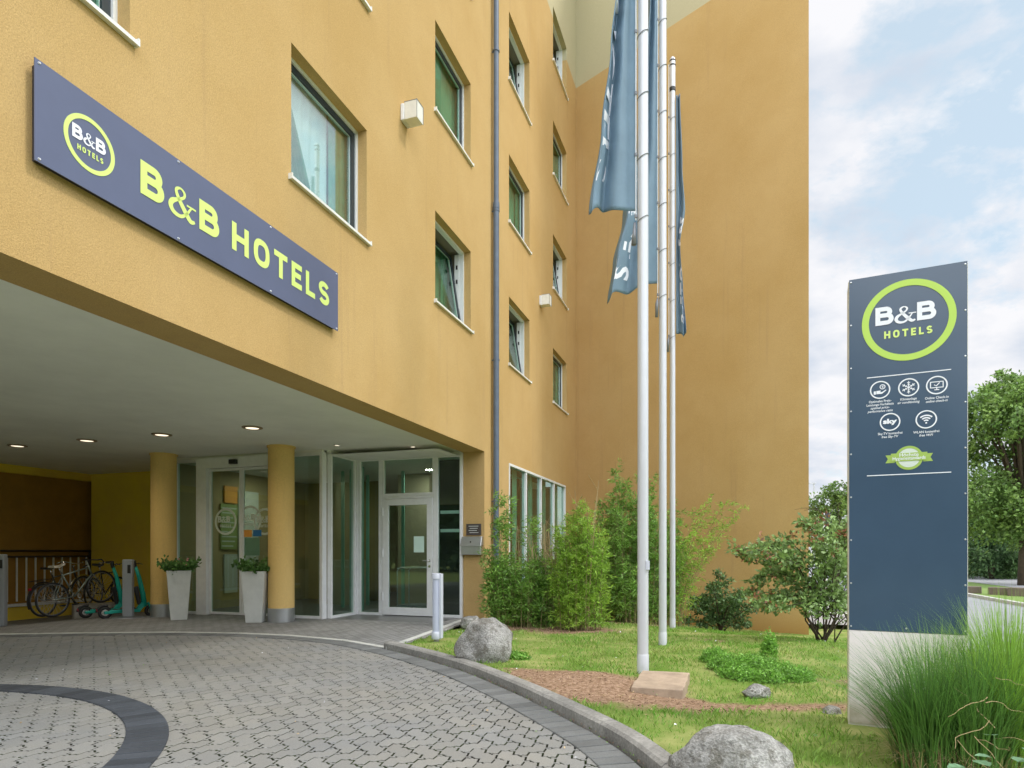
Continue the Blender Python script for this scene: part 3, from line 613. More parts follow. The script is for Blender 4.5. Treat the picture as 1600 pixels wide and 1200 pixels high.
# light flush strip (far side of the drive) and raised kerb stones (lawn side)
idx = [i for i, (x, y) in enumerate(KC) if x < -1.62]; last = idx[-1]
far = [KC[i] for i in range(0, last+1)]; far1 = resample(far, 1.0)
mb = wedge_band(MB(), offs(far1, .09), offs(far1, .0), .012, h=.06); tag(mb.build('light_kerb_strip', M['strip']), kind='structure')
mb = wedge_band(MB(), offs(resample(far, .5), .02-.0), offs(resample(far, .5), -.044), .004, h=.03); tag(mb.build('gutter_strip', M['paveredge']), kind='structure')
near = [KC[i] for i in range(last, len(KC))]
mb = MB(); per = 9
for s in range(0, len(near)-per, per):
    seg = near[s:s+per+1]
    rows = []
    for (d, z) in ((0.0, -.05), (0.0, .070), (.022, .088), (.115, .090), (.125, .082), (.125, -.05)):
        rows.append([Vector((x, y, z)) for x, y in offs(near, d)[s:s+per+1]])
    # joint gaps
    for r_ in rows:
        dd = (r_[1]-r_[0]); dd.normalize(); r_[0] = r_[0]+dd*.004; dd = (r_[-1]-r_[-2]).normalized(); r_[-1] = r_[-1]-dd*.004
    n_ = len(seg); b0 = len(mb.v); mb.v += [v for r_ in rows for v in r_]
    for r_ in range(len(rows)-1):
        for k in range(n_-1): mb.f.append((b0+r_*n_+k, b0+r_*n_+k+1, b0+(r_+1)*n_+k+1, b0+(r_+1)*n_+k)); mb.m.append(0)
    mb.f.append(tuple(b0+r_*n_ for r_ in range(len(rows)))); mb.f.append(tuple(b0+r_*n_+n_-1 for r_ in range(len(rows)))[::-1]); mb.m += [0, 0]
flip(mb) if False else None
tag(mb.build('kerb', M['kerb']), kind='structure')
# forecourt: small rectangular pavers as a sheet with real brick joints, following the slope
def fore_mat():
    m = bpy.data.materials.new('forecourt_pavers'); m.use_nodes = True; t = m.node_tree; b = t.nodes['Principled BSDF']; b.inputs['Roughness'].default_value = .85
    n_ = t.nodes.new; l = t.links.new; co = n_('ShaderNodeTexCoord'); mp = n_('ShaderNodeMapping'); mp.inputs['Rotation'].default_value = (0, 0, AL+R(90)); l(co.outputs['Object'], mp.inputs[0])
    br = n_('ShaderNodeTexBrick'); br.inputs['Scale'].default_value = 1; br.inputs['Brick Width'].default_value = .2; br.inputs['Row Height'].default_value = .1; br.inputs['Mortar Size'].default_value = .006
    br.inputs['Color1'].default_value = (.25, .25, .245, 1); br.inputs['Color2'].default_value = (.19, .19, .185, 1); br.inputs['Mortar'].default_value = (.06, .055, .05, 1); l(mp.outputs[0], br.inputs['Vector'])
    ns_ = n_('ShaderNodeTexNoise'); ns_.inputs['Scale'].default_value = 1.4; ns_.inputs['Detail'].default_value = 7; l(co.outputs['Object'], ns_.inputs['Vector'])
    mr = n_('ShaderNodeMapRange'); mr.inputs[3].default_value = .75; mr.inputs[4].default_value = 1.25; l(ns_.outputs[0], mr.inputs[0])
    h = n_('ShaderNodeHueSaturation'); l(mr.outputs[0], h.inputs['Value']); l(br.outputs[0], h.inputs['Color']); l(h.outputs[0], b.inputs['Base Color'])
    bp = n_('ShaderNodeBump'); bp.inputs['Strength'].default_value = .5; bp.inputs['Distance'].default_value = -.004; l(br.outputs[1], bp.inputs['Height']); l(bp.outputs[0], b.inputs['Normal']); return m
mb = MB()
farc = offs(far, .085)
nlist = [i/10 for i in range(11)]
rows = []
for x, y in farc[::2]:
    v = Vector((x, y, 0)); u0 = uu(v); n0 = nn(v); row = []
    for t_ in nlist:
        u = u0+(11.5-u0)*t_; n_ = n0+(0)*t_; row.append(P(u, n_, .006+floor_z(u, n_)))
    rows.append(row)
# last row along the strip line towards the door
row = []
for t_ in nlist:
    q_ = A_.lerp(B_, t_)+Vector((.05, -.12 if t_ == 0 else 0, 0)); row.append(Vector((q_.x, q_.y, .006)))
rows.append(row)
b0 = 0; mb.v = [v for r_ in rows for v in r_]; K = len(nlist)
for i in range(len(rows)-1):
    for k in range(K-1): mb.f.append((i*K+k, (i+1)*K+k, (i+1)*K+k+1, i*K+k+1)); mb.m.append(0)
tag(mb.build('forecourt_paving', fore_mat()), kind='structure')
# flush edging from the corner to the door
mb = MB(); d_ = (B_-A_).normalized(); s_ = Vector((d_.y, -d_.x, 0)); ln = (B_-A_).length
for k in range(int(ln/.5)+1):
    a_ = A_+d_*(k*.5+.003); b_ = A_+d_*min(ln, k*.5+.497)
    for w0, w1, z_, m_ in ((-.02, .07, .014, 0), (.072, .17, .010, 1)):
        p = [a_+s_*w0, a_+s_*w1, b_+s_*w1, b_+s_*w0]; mb.hexa([Vector((v.x, v.y, -.08)) for v in p]+[Vector((v.x, v.y, z_+.02)) for v in p], m_)
tag(mb.build('forecourt_edging', [M['strip'], M['kerb']], bevel=.004), kind='structure')

# ------------------------------------------------------------------ the building
bld = thing('hotel_building', P(11.0, -1, 0), 'ochre rendered hotel building with a deep entrance porch and punched windows', 'building')
H = 19.5; HS = 3.11; CE = 3.135; ND = -.426; UC = 11.03; UEND = uu(Vector((kx(900)*18.95, 18.95, 0)))
UEND = FU(900)
BACK = -10.4; UY = 11.4
def wall_holes(mb, u0, u1, z0, z1, holes, depth, mi=0):
    us = sorted({u0, u1}|{h[0] for h in holes}|{h[1] for h in holes}); zs = sorted({z0, z1}|{h[2] for h in holes}|{h[3] for h in holes})
    for a, b in zip(us[:-1], us[1:]):
        for c, d in zip(zs[:-1], zs[1:]):
            um, zm = (a+b)/2, (c+d)/2
            if any(h[0] < um < h[1] and h[2] < zm < h[3] for h in holes): continue
            mb.add([P(a, 0, c), P(b, 0, c), P(b, 0, d), P(a, 0, d)], [(0, 1, 2, 3)], mi)
    for h in holes:
        a, b, c, d = h[:4]; e = h[4] if len(h) > 4 else depth
        for q_ in ([(a, c), (a, d)], [(a, d), (b, d)], [(b, d), (b, c)], [(b, c), (a, c)]):
            (x0, y0), (x1, y1) = q_
            mb.add([P(x0, 0, y0), P(x1, 0, y1), P(x1, -e, y1), P(x0, -e, y0)], [(0, 1, 2, 3)], mi)
WINS = []
for (ua, ub), rows_ in (((2.19, 3.63), (1,)), ((FU(455), FU(573)), (1, 2)), ((FU(680), FU(735.5)), (1, 2, 3)), ((12.43, 13.87), (1, 2, 3)), ((15.93, 17.40), (1, 2, 3, 4))):
    for r_ in rows_: WINS.append((ua, ub, 5.13+2.945*(r_-1), 6.52+2.945*(r_-1), r_))
GW = (12.42, 17.26, .55, 3.08)
mb = MB(); dpt = .13
wall_holes(mb, -1.2, 11.03, HS, H, [w_[:4] for w_ in WINS if w_[0] < 11], dpt)
wall_holes(mb, 11.03, UEND, -1.0, H, [w_[:4] for w_ in WINS if w_[0] > 11]+[GW+(.05,)], dpt)
# beam underside and inner face, pier
mb.add([P(-1.2, 0, HS), P(UC, 0, HS), P(UC, ND, HS), P(-1.2, ND, HS)], [(0, 1, 2, 3)])
mb.add([P(-1.2, ND, HS), P(UC, ND, HS), P(UC, ND, CE+.02), P(-1.2, ND, CE+.02)], [(0, 1, 2, 3)])
mb.add([P(UC, 0, -1), P(UC, ND, -1), P(UC, ND, HS), P(UC, 0, HS)], [(0, 1, 2, 3)])
mb.add([P(UC, ND, -1), P(UC+.5, ND, -1), P(UC+.5, ND, HS), P(UC, ND, HS)], [(0, 1, 2, 3)])
# acute side wing
GD = Vector((.7108, -.7034, 0)); GN = Vector((-.7034, -.7108, 0)); CO = P(UEND, 0, 0); GL = 6.67
q_ = [CO, CO+GD*GL, CO+GD*GL+EU*14-EN*1.5, CO+EU*14]
for a_, b_ in ((0, 1), (1, 2), (2, 3)): mb.add([q_[a_]-EZ*1.2, q_[b_]-EZ*1.2, q_[b_]+EZ*H, q_[a_]+EZ*H], [(0, 1, 2, 3)])
# roof and outer closing walls (keep the daylight out of the hollow block)
mb.add([P(-1.2, 0, H), P(UEND, 0, H), P(UEND, -16, H), P(-1.2, -16, H)], [(0, 1, 2, 3)])
mb.add([q_[0]+EZ*H, q_[1]+EZ*H, q_[2]+EZ*H, q_[3]+EZ*H], [(0, 1, 2, 3)])
mb.add([P(-1.2, 0, HS), P(-1.2, -16, HS), P(-1.2, -16, H), P(-1.2, 0, H)], [(0, 1, 2, 3)])
mb.add([P(-1.2, -16, -1), P(UEND, -16, -1), P(UEND, -16, H), P(-1.2, -16, H)], [(0, 1, 2, 3)])
mb.add([P(UEND, -16, -1), P(UEND, -1, -1), P(UEND, -1, H), P(UEND, -16, H)], [(0, 1, 2, 3)])
wall = mb.build('wall', M['stucco'], bld)
# porch pier at the near end + ceiling slab + back walls
mb = MB(); mb.bunz(-1.19, UC+.9, -12.4, ND-.003, CE, CE+.25); mb.build('ceiling', M['ceil'], bld)
mb = MB(); mb.bunz(UY, UY+.3, BACK, -6.33, -.5, CE-.002); mb.build('porch_wall', M['yellow'], bld)['label'] = 'plain yellow end wall of the porch'
mb = MB(); mb.bunz(-1.19, UY+.3, BACK-.34, BACK-.14, -.5, CE-.172); mb.build('porch_wall', M['brown'], bld)['label'] = 'dark brown recessed back wall of the porch'
mb = MB(); mb.bunz(-1.19, UY, BACK-.3, BACK, CE-.17, CE-.002); mb.bunz(-1.19, UY-.003, BACK-.138, BACK-.002, -.5, .05); mb.build('lintel', M['yellow'], bld)
mb = MB(); mb.bunz(-1.19, UY-.01, BACK-.137, BACK+.04, .0505, .11); mb.build('coping', M['white'], bld, bevel=.008)
mb = MB()   # the porch floor in front of the recess
# round columns
for cx, n_, u_ in ((440, -3.29, 9.47), (256, -6.04, 9.49)):
    p = P(u_, n_, 0); c_ = MB().lathe([(.225, .24), (.225, CE-.02)], p, 40).build('column', M['stucco_in'], bld, smooth=True, auto=40)
    c_['label'] = 'round ochre porch column on a zinc collar'
    MB().lathe([(.232, -.08), (.232, .25)], p, 40).build('collar', M['steel'], c_, smooth=True, auto=40)
    MB().lathe([(.245, CE-.03), (.245, CE-.002)], p, 40).build('capital', M['stucco_in'], c_, smooth=True, auto=40)

# punched windows
TILT = {(2, 1), (2, 3), (3, 1), (3, 3), (4, 2), (4, 4)}
cols_ = [2.19, FU(455), FU(680), 12.43, 15.93]
def pleats(mb, u0, u1, n_, z0, z1, amp=.03, wl=.11, flare=0., gather=None, seed=0):
    k = max(6, int((u1-u0)/wl*8)); rr = random.Random(seed); ph = [rr.uniform(0, 6) for _ in range(4)]
    vs = []; fs = []; rows_ = 8
    for j in range(rows_+1):
        t = j/rows_
        for i in range(k+1):
            s = i/k; u = u0+(u1-u0)*s
            if gather is not None: u = gather[0]+(u-gather[0])*(1-(1-gather[1])*t)
            a = amp*(.6+.4*math.sin(s*9+ph[0]))
            vs.append(P(u, n_+a*math.sin((u1-u0)*s/wl*2*math.pi+ph[1]+.5*math.sin(t*3+ph[2])), z0+(z1-z0)*t))
    for j in range(rows_):
        for i in range(k): fs.append((j*(k+1)+i, j*(k+1)+i+1, (j+1)*(k+1)+i+1, (j+1)*(k+1)+i))
    mb.add(vs, fs)
for wi, (a, b, c, d, r_) in enumerate(WINS):
    ci = min(range(5), key=lambda k: abs(cols_[k]-a)); f0 = -dpt
    # fixed white outer frame
    mb = MB(); fw = .035
    for (x0, x1, y0, y1) in ((a, a+fw, c, d), (b-fw, b, c, d), (a+fw, b-fw, c, c+fw), (a+fw, b-fw, d-fw, d)): mb.bunz(x0, x1, f0-.075, f0+.004, y0, y1)
    wf = mb.build('window', M['whiteframe'], bld)
    # room behind
    mb = MB(); Rm = .9; e_ = f0-.08
    for q_ in ([(a, e_, c), (b, e_, c), (b, e_-Rm, c), (a, e_-Rm, c)], [(a, e_, d), (b, e_, d), (b, e_-Rm, d), (a, e_-Rm, d)], [(a, e_, c), (a, e_-Rm, c), (a, e_-Rm, d), (a, e_, d)],
               [(b, e_, c), (b, e_-Rm, c), (b, e_-Rm, d), (b, e_, d)], [(a, e_-Rm, c), (b, e_-Rm, c), (b, e_-Rm, d), (a, e_-Rm, d)]):
        mb.add([P(*v) for v in q_], [(0, 1, 2, 3)])
    mb.build('window_niche', M['room'], wf)
    # dark sash, tilted inwards at the top where the photograph shows it open
    th = R(9) if (ci, r_) in TILT else 0; z0 = c+fw+.004; hh = d-c-2*fw-.008; x0, x1 = a+fw+.004, b-fw-.004; nb = f0-.02
    def T(u, n_, z):   # sash space: n_ from its outer face, z from its foot
        return P(u, nb+n_*math.cos(th)-z*math.sin(th), z0+z*math.cos(th)+n_*math.sin(th)*-1)
    sw = .07; mb = MB()
    for (p0, p1, s0, s1) in ((x0, x0+sw, 0, hh), (x1-sw, x1, 0, hh), (x0+sw, x1-sw, 0, sw), (x0+sw, x1-sw, hh-sw, hh)): mb.box(p0, p1, -.022, 0, s0, s1, 0, T); mb.box(p0, p1, -.055, -.0225, s0, s1, 1, T)
    mb.build('sash', [M['dark'], M['whiteframe']], wf)
    MB().box(x0+sw-.004, x1-sw+.004, -.040, -.028, sw-.004, hh-sw+.004, 0, T).build('pane', M['glassbig' if (ci == 1 and r_ == 1) else 'glassup'], wf)
    if th:   # white inner stay strip on the fixed frame
        MB().bunz(x1-.01, x1+.003, f0-.16, f0-.076, z0, z0+hh).build('rebate', M['whiteframe'], wf)
        for zz in (.2, .45, .8, 1.05): MB().bunz(x1-.016, x1-.0105, f0-.13, f0-.10, z0+zz, z0+zz+.07).build('strike_plate', M['black'], wf)
    # curtains
    cn = f0-.34 if th else f0-.13
    if ci == 1 and r_ == 1:
        mb = MB(); pleats(mb, a+.0, a+.80, cn, c, d, .03, .09, gather=(a, .18), seed=3); o_ = mb.build('curtain', M['curtain'], wf)
        mb = MB(); pleats(mb, b-.42, b+.0, cn, c, d, .03, .09, seed=5); mb.build('curtain', M['curtain'], wf)
        mb = MB(); pleats(mb, a+.05, b-.42, cn-.035, c, d, .012, .16, seed=9); mb.build('sheer_curtain', M['sheer'], wf)
    else:
        mb = MB(); pleats(mb, a, b, cn-.05, c, d, .022, .085, seed=wi+20); mb.build('sheer_curtain', M['curtain2'], wf)
        mb = MB(); pleats(mb, a, a+(.40 if ci != 2 else .75), cn, c, d, .03, .09, seed=wi); mb.build('curtain', M['curtain'], wf)
        if wi % 2: mb = MB(); pleats(mb, b-.22, b, cn, c, d, .03, .09, seed=wi+50); mb.build('curtain', M['curtain'], wf)
    # projecting metal sill with end caps
    mb = MB(); s0, s1 = a-.045, b+.045
    mb.hexa([P(s0, -.11, c-.03), P(s1, -.11, c-.03), P(s1, .045, c-.042), P(s0, .045, c-.042), P(s0, -.11, c+.008), P(s1, -.11, c+.008), P(s1, .045, c-.012), P(s0, .045, c-.012)])
    for q in (s0, s1-.012): mb.bunz(q-.001, q+.013, -.0, .05, c-.048, c+.010)
    mb.build('sill', M['sill'], wf)

# ground floor ribbon window on the facade
a, b, c, d = GW; mb = MB(); fw = .05
for (x0, x1, y0, y1) in ((a, a+fw, c, d), (b-fw, b, c, d), (a+fw, b-fw, c, c+fw), (a+fw, b-fw, d-fw, d)): mb.bunz(x0, x1, -.10, .012, y0, y1)
gw = mb.build('window', M['whiteframe'], bld); gw['label'] = 'white framed four-light ground floor window'
for k in range(1, 4):
    u = a+(b-a)*k/4; MB().bunz(u-.03, u+.03, -.09, .006, c+fw, d-fw).build('mullion', M['whiteframe'], gw)
for k in range(4):
    u0_, u1_ = a+(b-a)*k/4, a+(b-a)*(k+1)/4; MB().bunz(u0_+.035, u1_-.035, -.056, -.044, c+fw-.004, d-fw+.004).build('pane', M['glassup'], gw)
    mb = MB(); pleats(mb, u1_-.34, u1_-.05, -.22, c, d, .02, .1, seed=k); mb.build('curtain', M['curtain2'], gw)
mb = MB(); mb.bunz(a, b, -1.3, -1.25, c, d); mb.build('blind', M['lobbywall2'], gw)

# lobby shell seen through the glass
mb = MB(); x0, x1, m0, m1, zz0, zz1 = UC+.02, 17.6, -6.31, -.5, .01, 2.98
mb.bunz(10.0, 11.39, -6.46, -6.325, 0, CE-.003, 1)
mb.bunz(10.1, x1, m0, m1, -.06, .008, 0)
mb.add([P(x1, m0, 0), P(x1, m1, 0), P(x1, m1, 3.1), P(x1, m0, 3.1)], [(0, 1, 2, 3)], 2)
mb.add([P(10.1, m0, 0), P(x1, m0, 0), P(x1, m0, 3.1), P(10.1, m0, 3.1)], [(0, 1, 2, 3)], 1)
mb.add([P(UC+.5, m1-1.0, 0), P(x1, m1-1.0, 0), P(x1, m1-1.0, 3.1), P(UC+.5, m1-1.0, 3.1)], [(0, 1, 2, 3)], 1) if False else None
mb.add([P(10.1, m0, 3.05), P(x1, m0, 3.05), P(x1, m1, 3.05), P(10.1, m1, 3.05)], [(0, 1, 2, 3)], 3)
mb.bunz(14.2, 14.35, -6.6, -4.1, .01, 3.04, 1); mb.bunz(13.2, 13.35, -3.0, -2.2, .01, 3.04, 2); mb.bunz(14.8, 15.0, -1.9, -.6, .01, 3.04, 4); mb.bunz(12.8, 13.6, -4.9, -4.0, .01, 1.05, 2)
for px_, u_ in ((533, 12.2), (546, 12.0), (563, 11.7), (627, 12.6), (572, 13.0)): mb.bunz(u_, u_+.03, CN(px_, u_), CN(px_, u_)+.07, .01, 3.04, 5)
mb.build('lobby_interior', [M['lobbyfloor'], M['lobbywall'], M['lobbywall2'], M['ceil'], mat('lobby_red_wall', (.32, .06, .04), .8), M['tealedge']], bld)

# --- glazed entrance screens: A (u=10.05), return B (n=-2.74), C (u=11.03)
UA_, NB = 10.05, -2.74
nA0, nA1 = -6.32, CN(505, UA_)
W_ = M['white']
def frame_rect(mb, axis, a0, a1, z0, z1, w, dn, dp, pos):
    """rectangular frame; axis 'n': spans n at fixed u; axis 'u': spans u at fixed n"""
    for (p0, p1, q0, q1) in ((a0, a0+w, z0, z1), (a1-w, a1, z0, z1), (a0+w, a1-w, z0, z0+w), (a0+w, a1-w, z1-w, z1)):
        if axis == 'n': mb.bunz(pos-dn, pos+dp, p0, p1, q0, q1)
        else: mb.bunz(p0, p1, pos-dn, pos+dp, q0, q1)
def pane(parent, axis, a0, a1, z0, z1, pos, name='pane', m_='glass'):
    mb = MB(); mb.bunz(pos-.006, pos+.006, a0, a1, z0, z1) if axis == 'n' else mb.bunz(a0, a1, pos-.006, pos+.006, z0, z1); return mb.build(name, M[m_], parent)
TOP = CE-.045
def screen(axis, a0, a1, pos, cuts, name='glazed_screen', label=None):
    mb = MB(); frame_rect(mb, axis, min(a0, a1), max(a0, a1), .0, TOP, .055, .04, .04, pos)
    o = mb.build(name, W_, bld, bevel=.004)
    if label: o['label'] = label
    return o
# head closer
mb = MB(); mb.bunz(UA_-.03, UA_+.05, nA0, nA1, TOP+.001, CE); mb.bunz(UA_+.0505, UC-.05, NB-.04, NB+.04, TOP+.001, CE); mb.bunz(UC-.04, UC+.05, NB-.03, ND-.004, TOP+.001, CE); mb.build('head_closer', M['ceil'], bld)
# A left fixed light
m1 = CN(312, UA_); m2 = CN(328, UA_); d1 = CN(378.5, UA_); d2 = CN(420, UA_); m3 = CN(424, UA_)
sA = screen('n', nA0, m1, UA_, [], label='tall fixed light left of the sliding door'); pane(sA, 'n', nA0+.05, m1-.05, .05, TOP-.05, UA_)
mb = MB(); mb.bunz(UA_-.10, UA_+.04, m1+.004, m2, .0, TOP); mb.build('jamb_post', W_, bld, bevel=.005)
# sliding door
tz = 2.88
mb = MB(); mb.bunz(UA_-.12, UA_+.04, m2+.004, d2+.42, tz+.004, TOP); sd = mb.build('sliding_door', W_, bld, bevel=.005); sd['label'] = 'automatic glass sliding entrance door with etched rings'
for l0, l1, dd in ((m2+.004, d1, 0), (d1+.006, d2+.38, 0)):
    mb = MB(); frame_rect(mb, 'n', l0, l1, .02, tz, .045, .03, .02, UA_+dd); lf = mb.build('door_leaf', W_, sd, bevel=.003)
    mb = MB(); mb.bunz(UA_-.006, UA_+.006, l0+.04, l1-.04, .06, tz-.04); mb.build('pane', M['glass'], sd)
mb = MB(); mb.bunz(UA_-.19, UA_-.121, CN(362, UA_-.1), CN(373, UA_-.1), tz+.06, tz+.15); mb.build('motion_sensor', M['black'], sd, bevel=.01)
# right fixed light behind the second column
sR = screen('n', d2+.42, nA1, UA_, [], label='tall fixed light between column and corner post'); pane(sR, 'n', d2+.47, nA1-.05, .05, TOP-.05, UA_)
MB().bunz(UA_-.07, UA_+.06, nA1+.003, NB-.045+.0, .0, TOP).build('jamb_post', W_, bld, bevel=.005)
# return light B
sB = screen('u', UA_+.07, UC-.06, NB, [], label='angled return light of the entrance screen'); pane(sB, 'u', UA_+.12, UC-.11, .05, TOP-.05, NB)
MB().bunz(UC-.055, UC+.03, NB-.03, NB+.06, .0, TOP).build('jamb_post', W_, bld, bevel=.005)
# C: narrow light, door with transom, right light
c1 = CN(597, UC); c2 = CN(681, UC); c3 = ND-.004; zt = HZ(775, cz_(640, UC))
sC = screen('n', NB+.064, c1, UC, [], label='narrow fixed light left of the side door'); pane(sC, 'n', NB+.11, c1-.05, .05, TOP-.05, UC)
sT = MB(); frame_rect(sT, 'n', c1+.002, c2, zt, TOP, .055, .04, .04, UC); sT = sT.build('transom_light', W_, bld, bevel=.004); pane(sT, 'n', c1+.05, c2-.05, zt+.05, TOP-.05, UC)
mb = MB(); mb.bunz(UC-.04, UC+.04, c1+.002, c1+.045, .0, zt-.002); mb.bunz(UC-.04, UC+.04, c2-.045, c2, .0, zt-.002); mb.bunz(UC-.04, UC+.04, c1+.0455, c2-.0455, zt-.05, zt-.002); mb.build('door_frame', W_, bld, bevel=.004)
dr_ = MB(); e0, e1, ez = c1+.05, c2-.05, zt-.056
for (p0, p1, q0, q1) in ((e0, e0+.115, .02, ez), (e1-.115, e1, .02, ez), (e0+.115, e1-.115, .02, .17), (e0+.115, e1-.115, ez-.12, ez)): dr_.bunz(UC-.055, UC+.01, p0, p1, q0, q1)
door = dr_.build('side_door', W_, bld, bevel=.004); door['label'] = 'white framed glass side door with lever handle'
pane(door, 'n', e0+.11, e1-.11, .165, ez-.115, UC-.02)
mb = MB(); mb.lathe([(.026, 0), (.026, .012)], P(UC-.056, e1-.055, 1.08), 20, ax=(EN, EZ, -EU)); mb.tube([P(UC-.06, e1-.055, 1.08), P(UC-.10, e1-.055, 1.08), P(UC-.115, e1-.075, 1.08), P(UC-.115, e1-.17, 1.08)], .010, 10)
mb.lathe([(.024, 0), (.024, .012)], P(UC-.056, e1-.055, .97), 20, ax=(EN, EZ, -EU)); mb.build('handle', M['chrome'], door, smooth=True, auto=40)
for zz in (.3, 1.15, 1.95):
    MB().tube([P(UC-.062, e0-.004, zz), P(UC-.062, e0-.004, zz+.16)], .014, 10).build('hinge', M['white'], door, smooth=True, auto=40)
sRt = screen('n', c2+.002, c3, UC, [], label='dark fixed light right of the side door'); pane(sRt, 'n', c2+.05, c3-.05, .05, TOP-.05, UC)
for zz in (1.62, 1.97): MB().bunz(UC+.012, UC+.030, c2+.09, c3-.08, zz, zz+.06).build('push_rail', M['white'], sRt)
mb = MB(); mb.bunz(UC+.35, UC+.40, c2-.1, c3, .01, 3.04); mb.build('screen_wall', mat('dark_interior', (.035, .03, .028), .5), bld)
# etched rings and lettering on the sliding door
pfA = PF(P(UA_-.0065, 0, 0), EN, -EU)
def decal_ring(cxpx, cypx, rpx, parent, m_, txt=True):
    Zq = cz_(cxpx, UA_); cn_ = CN(cxpx, UA_); zc = HZ(cypx, Zq); r_ = rpx/F*Zq
    mb = MB(); flat_ring(mb, pfA, cn_, zc, r_*.84, r_, .0, .0015, 48)
    if txt:
        bandb(mb, pfA, cn_-r_*.72, zc-.06*r_, r_*.48, .0, wB=.72)
        word(mb, pfA, 'HOTELS', cn_-r_*.5, zc-r_*.42, r_*1.0, r_*.20, r_*.045, .0, gap=.28)
    o = mb.build('etched_logo', M[m_], parent); return o
decal_ring(353, 815, 21, sd, 'frost'); decal_ring(391, 812, 22, sd, 'frost'); decal_ring(414, 815, 21, sd, 'frost')
def card(px0, px1, py0, py1, off, m_, name, parent, u=UA_):
    Zq = cz_((px0+px1)/2, u); mb = MB(); mb.bunz(u-off-.003, u-off, CN(px0, u), CN(px1, u), HZ(py1, Zq), HZ(py0, Zq)); return mb.build(name, M[m_], parent)
card(381, 394, 828, 839, .0066, 'postero', 'sticker', sd); card(396, 409, 828, 838, .0066, 'blue', 'sticker', sd)
o = card(382, 405, 840, 868, -.012, 'posterw', 'opening_hours_panel', sd)
# lobby furniture seen through the door
def lobby_board(px0, px1, py0, py1, u, m_, name, label, cat):
    o = card(px0, px1, py0, py1, 0, m_, name, None, u); o.location = o.location; return tag(o, label, cat)
def board(name, label, cat, px0, px1, py0, py1, u, m_, lines=0, lm='posterw'):
    Zq = cz_((px0+px1)/2, u); a0_, a1_ = CN(px0, u), CN(px1, u); z0_, z1_ = HZ(py1, Zq), HZ(py0, Zq)
    t = thing(name, P(u, (a0_+a1_)/2, z0_), label, cat); MB().bunz(u, u+.04, a0_, a1_, z0_, z1_).build('panel', M[m_], t)
    if lines:
        mb = MB()
        for k in range(lines):
            zz = z1_-(k+.7)*(z1_-z0_)/(lines+.5); mb.bunz(u-.003, u-.0005, a0_+.03, a1_-.03-(k%3)*.05, zz-.03, zz)
        mb.build('lettering', M[lm], t)
    return t
def wall_board(name, label, cat, px0, px1, py0, py1, m_, lines=0):
    nw = -6.27; u0_, u1_ = FU(px0, nw), FU(px1, nw); Zq = (fz(px0, nw)+fz(px1, nw))/2; z0_, z1_ = HZ(py1, Zq), HZ(py0, Zq)
    t = thing(name, P((u0_+u1_)/2, nw, z0_), label, cat); MB().bunz(u0_, u1_, nw-.03, nw, z0_, z1_).build('panel', M[m_], t)
    if lines:
        mb = MB()
        for k in range(lines):
            zz = z1_-(k+.7)*(z1_-z0_)/(lines+.5); mb.bunz(u0_+.03, u1_-.03-(k%3)*.05, nw+.001, nw+.003, zz-.03, zz)
        mb.build('lettering', M['posterw'], t)
wall_board('poster', 'orange poster on the lobby wall seen through the sliding door', 'poster', 351, 371, 760, 786, 'postero')
wall_board('notice_board', 'green notice board with pale lines of text seen through the sliding door', 'notice board', 345, 371, 788, 858, 'posterg', 9)
wall_board('info_panel', 'tall white panel in the lobby behind the right sliding leaf', 'panel', 373, 404, 768, 880, 'posterw')
wall_board('info_panel', 'short white panel low in the lobby behind the left sliding leaf', 'panel', 351, 371, 866, 926, 'posterw')
o = tag(card(648, 664, 838, 863, .036, 'paper', 'paper_notice', None, UC), 'pale green paper notice taped inside the side door glass', 'notice')
# exit sign inside
Zq = cz_(640, 13.3); t = thing('exit_sign', P(13.3, CN(640, 13.3), HZ(772, Zq)), 'small green lit exit sign hanging behind the transom', 'exit sign')
mb = MB(); mb.bunz(13.3, 13.38, CN(630, 13.3), CN(650, 13.3), HZ(773, Zq), HZ(762, Zq)); mb.build('housing', M['white'], t, bevel=.01)
mb = MB(); mb.bunz(13.294, 13.299, CN(631, 13.3), CN(649, 13.3), HZ(772, Zq), HZ(763, Zq)); mb.build('face', M['exit'], t)
# luggage trolley behind the side door
tb = P(UC+.75, (c1+c2)/2-.1, .01); t = thing('luggage_trolley', tb, 'chrome luggage trolley parked behind the side door', 'luggage trolley')
def TL(x, y, z): return tb+EN*x+EU*y+EZ*z
mb = MB()
for y in (-.25, .25):
    mb.tube([TL(-.42, y, .14), TL(-.42, y, .85), TL(-.36, y, .92), TL(.36, y, .92), TL(.42, y, .85), TL(.42, y, .14)], .014, 8)
mb.tube([TL(-.42, -.25, .9), TL(-.42, .25, .9)], .012, 8); mb.tube([TL(.42, -.25, .9), TL(.42, .25, .9)], .012, 8); mb.build('frame', M['bolt'], t, smooth=True)
MB().box(-.42, .42, -.25, .25, .12, .16, 0, TL).build('deck', M['aludark'], t)
for x in (-.34, .34):
    for y in (-.2, .2): MB().lathe([(.055, -.015), (.055, .015)], TL(x, y, .056), 16, ax=(EU, EZ, EN)).build('wheel', M['rubber'], t, smooth=True, auto=40)

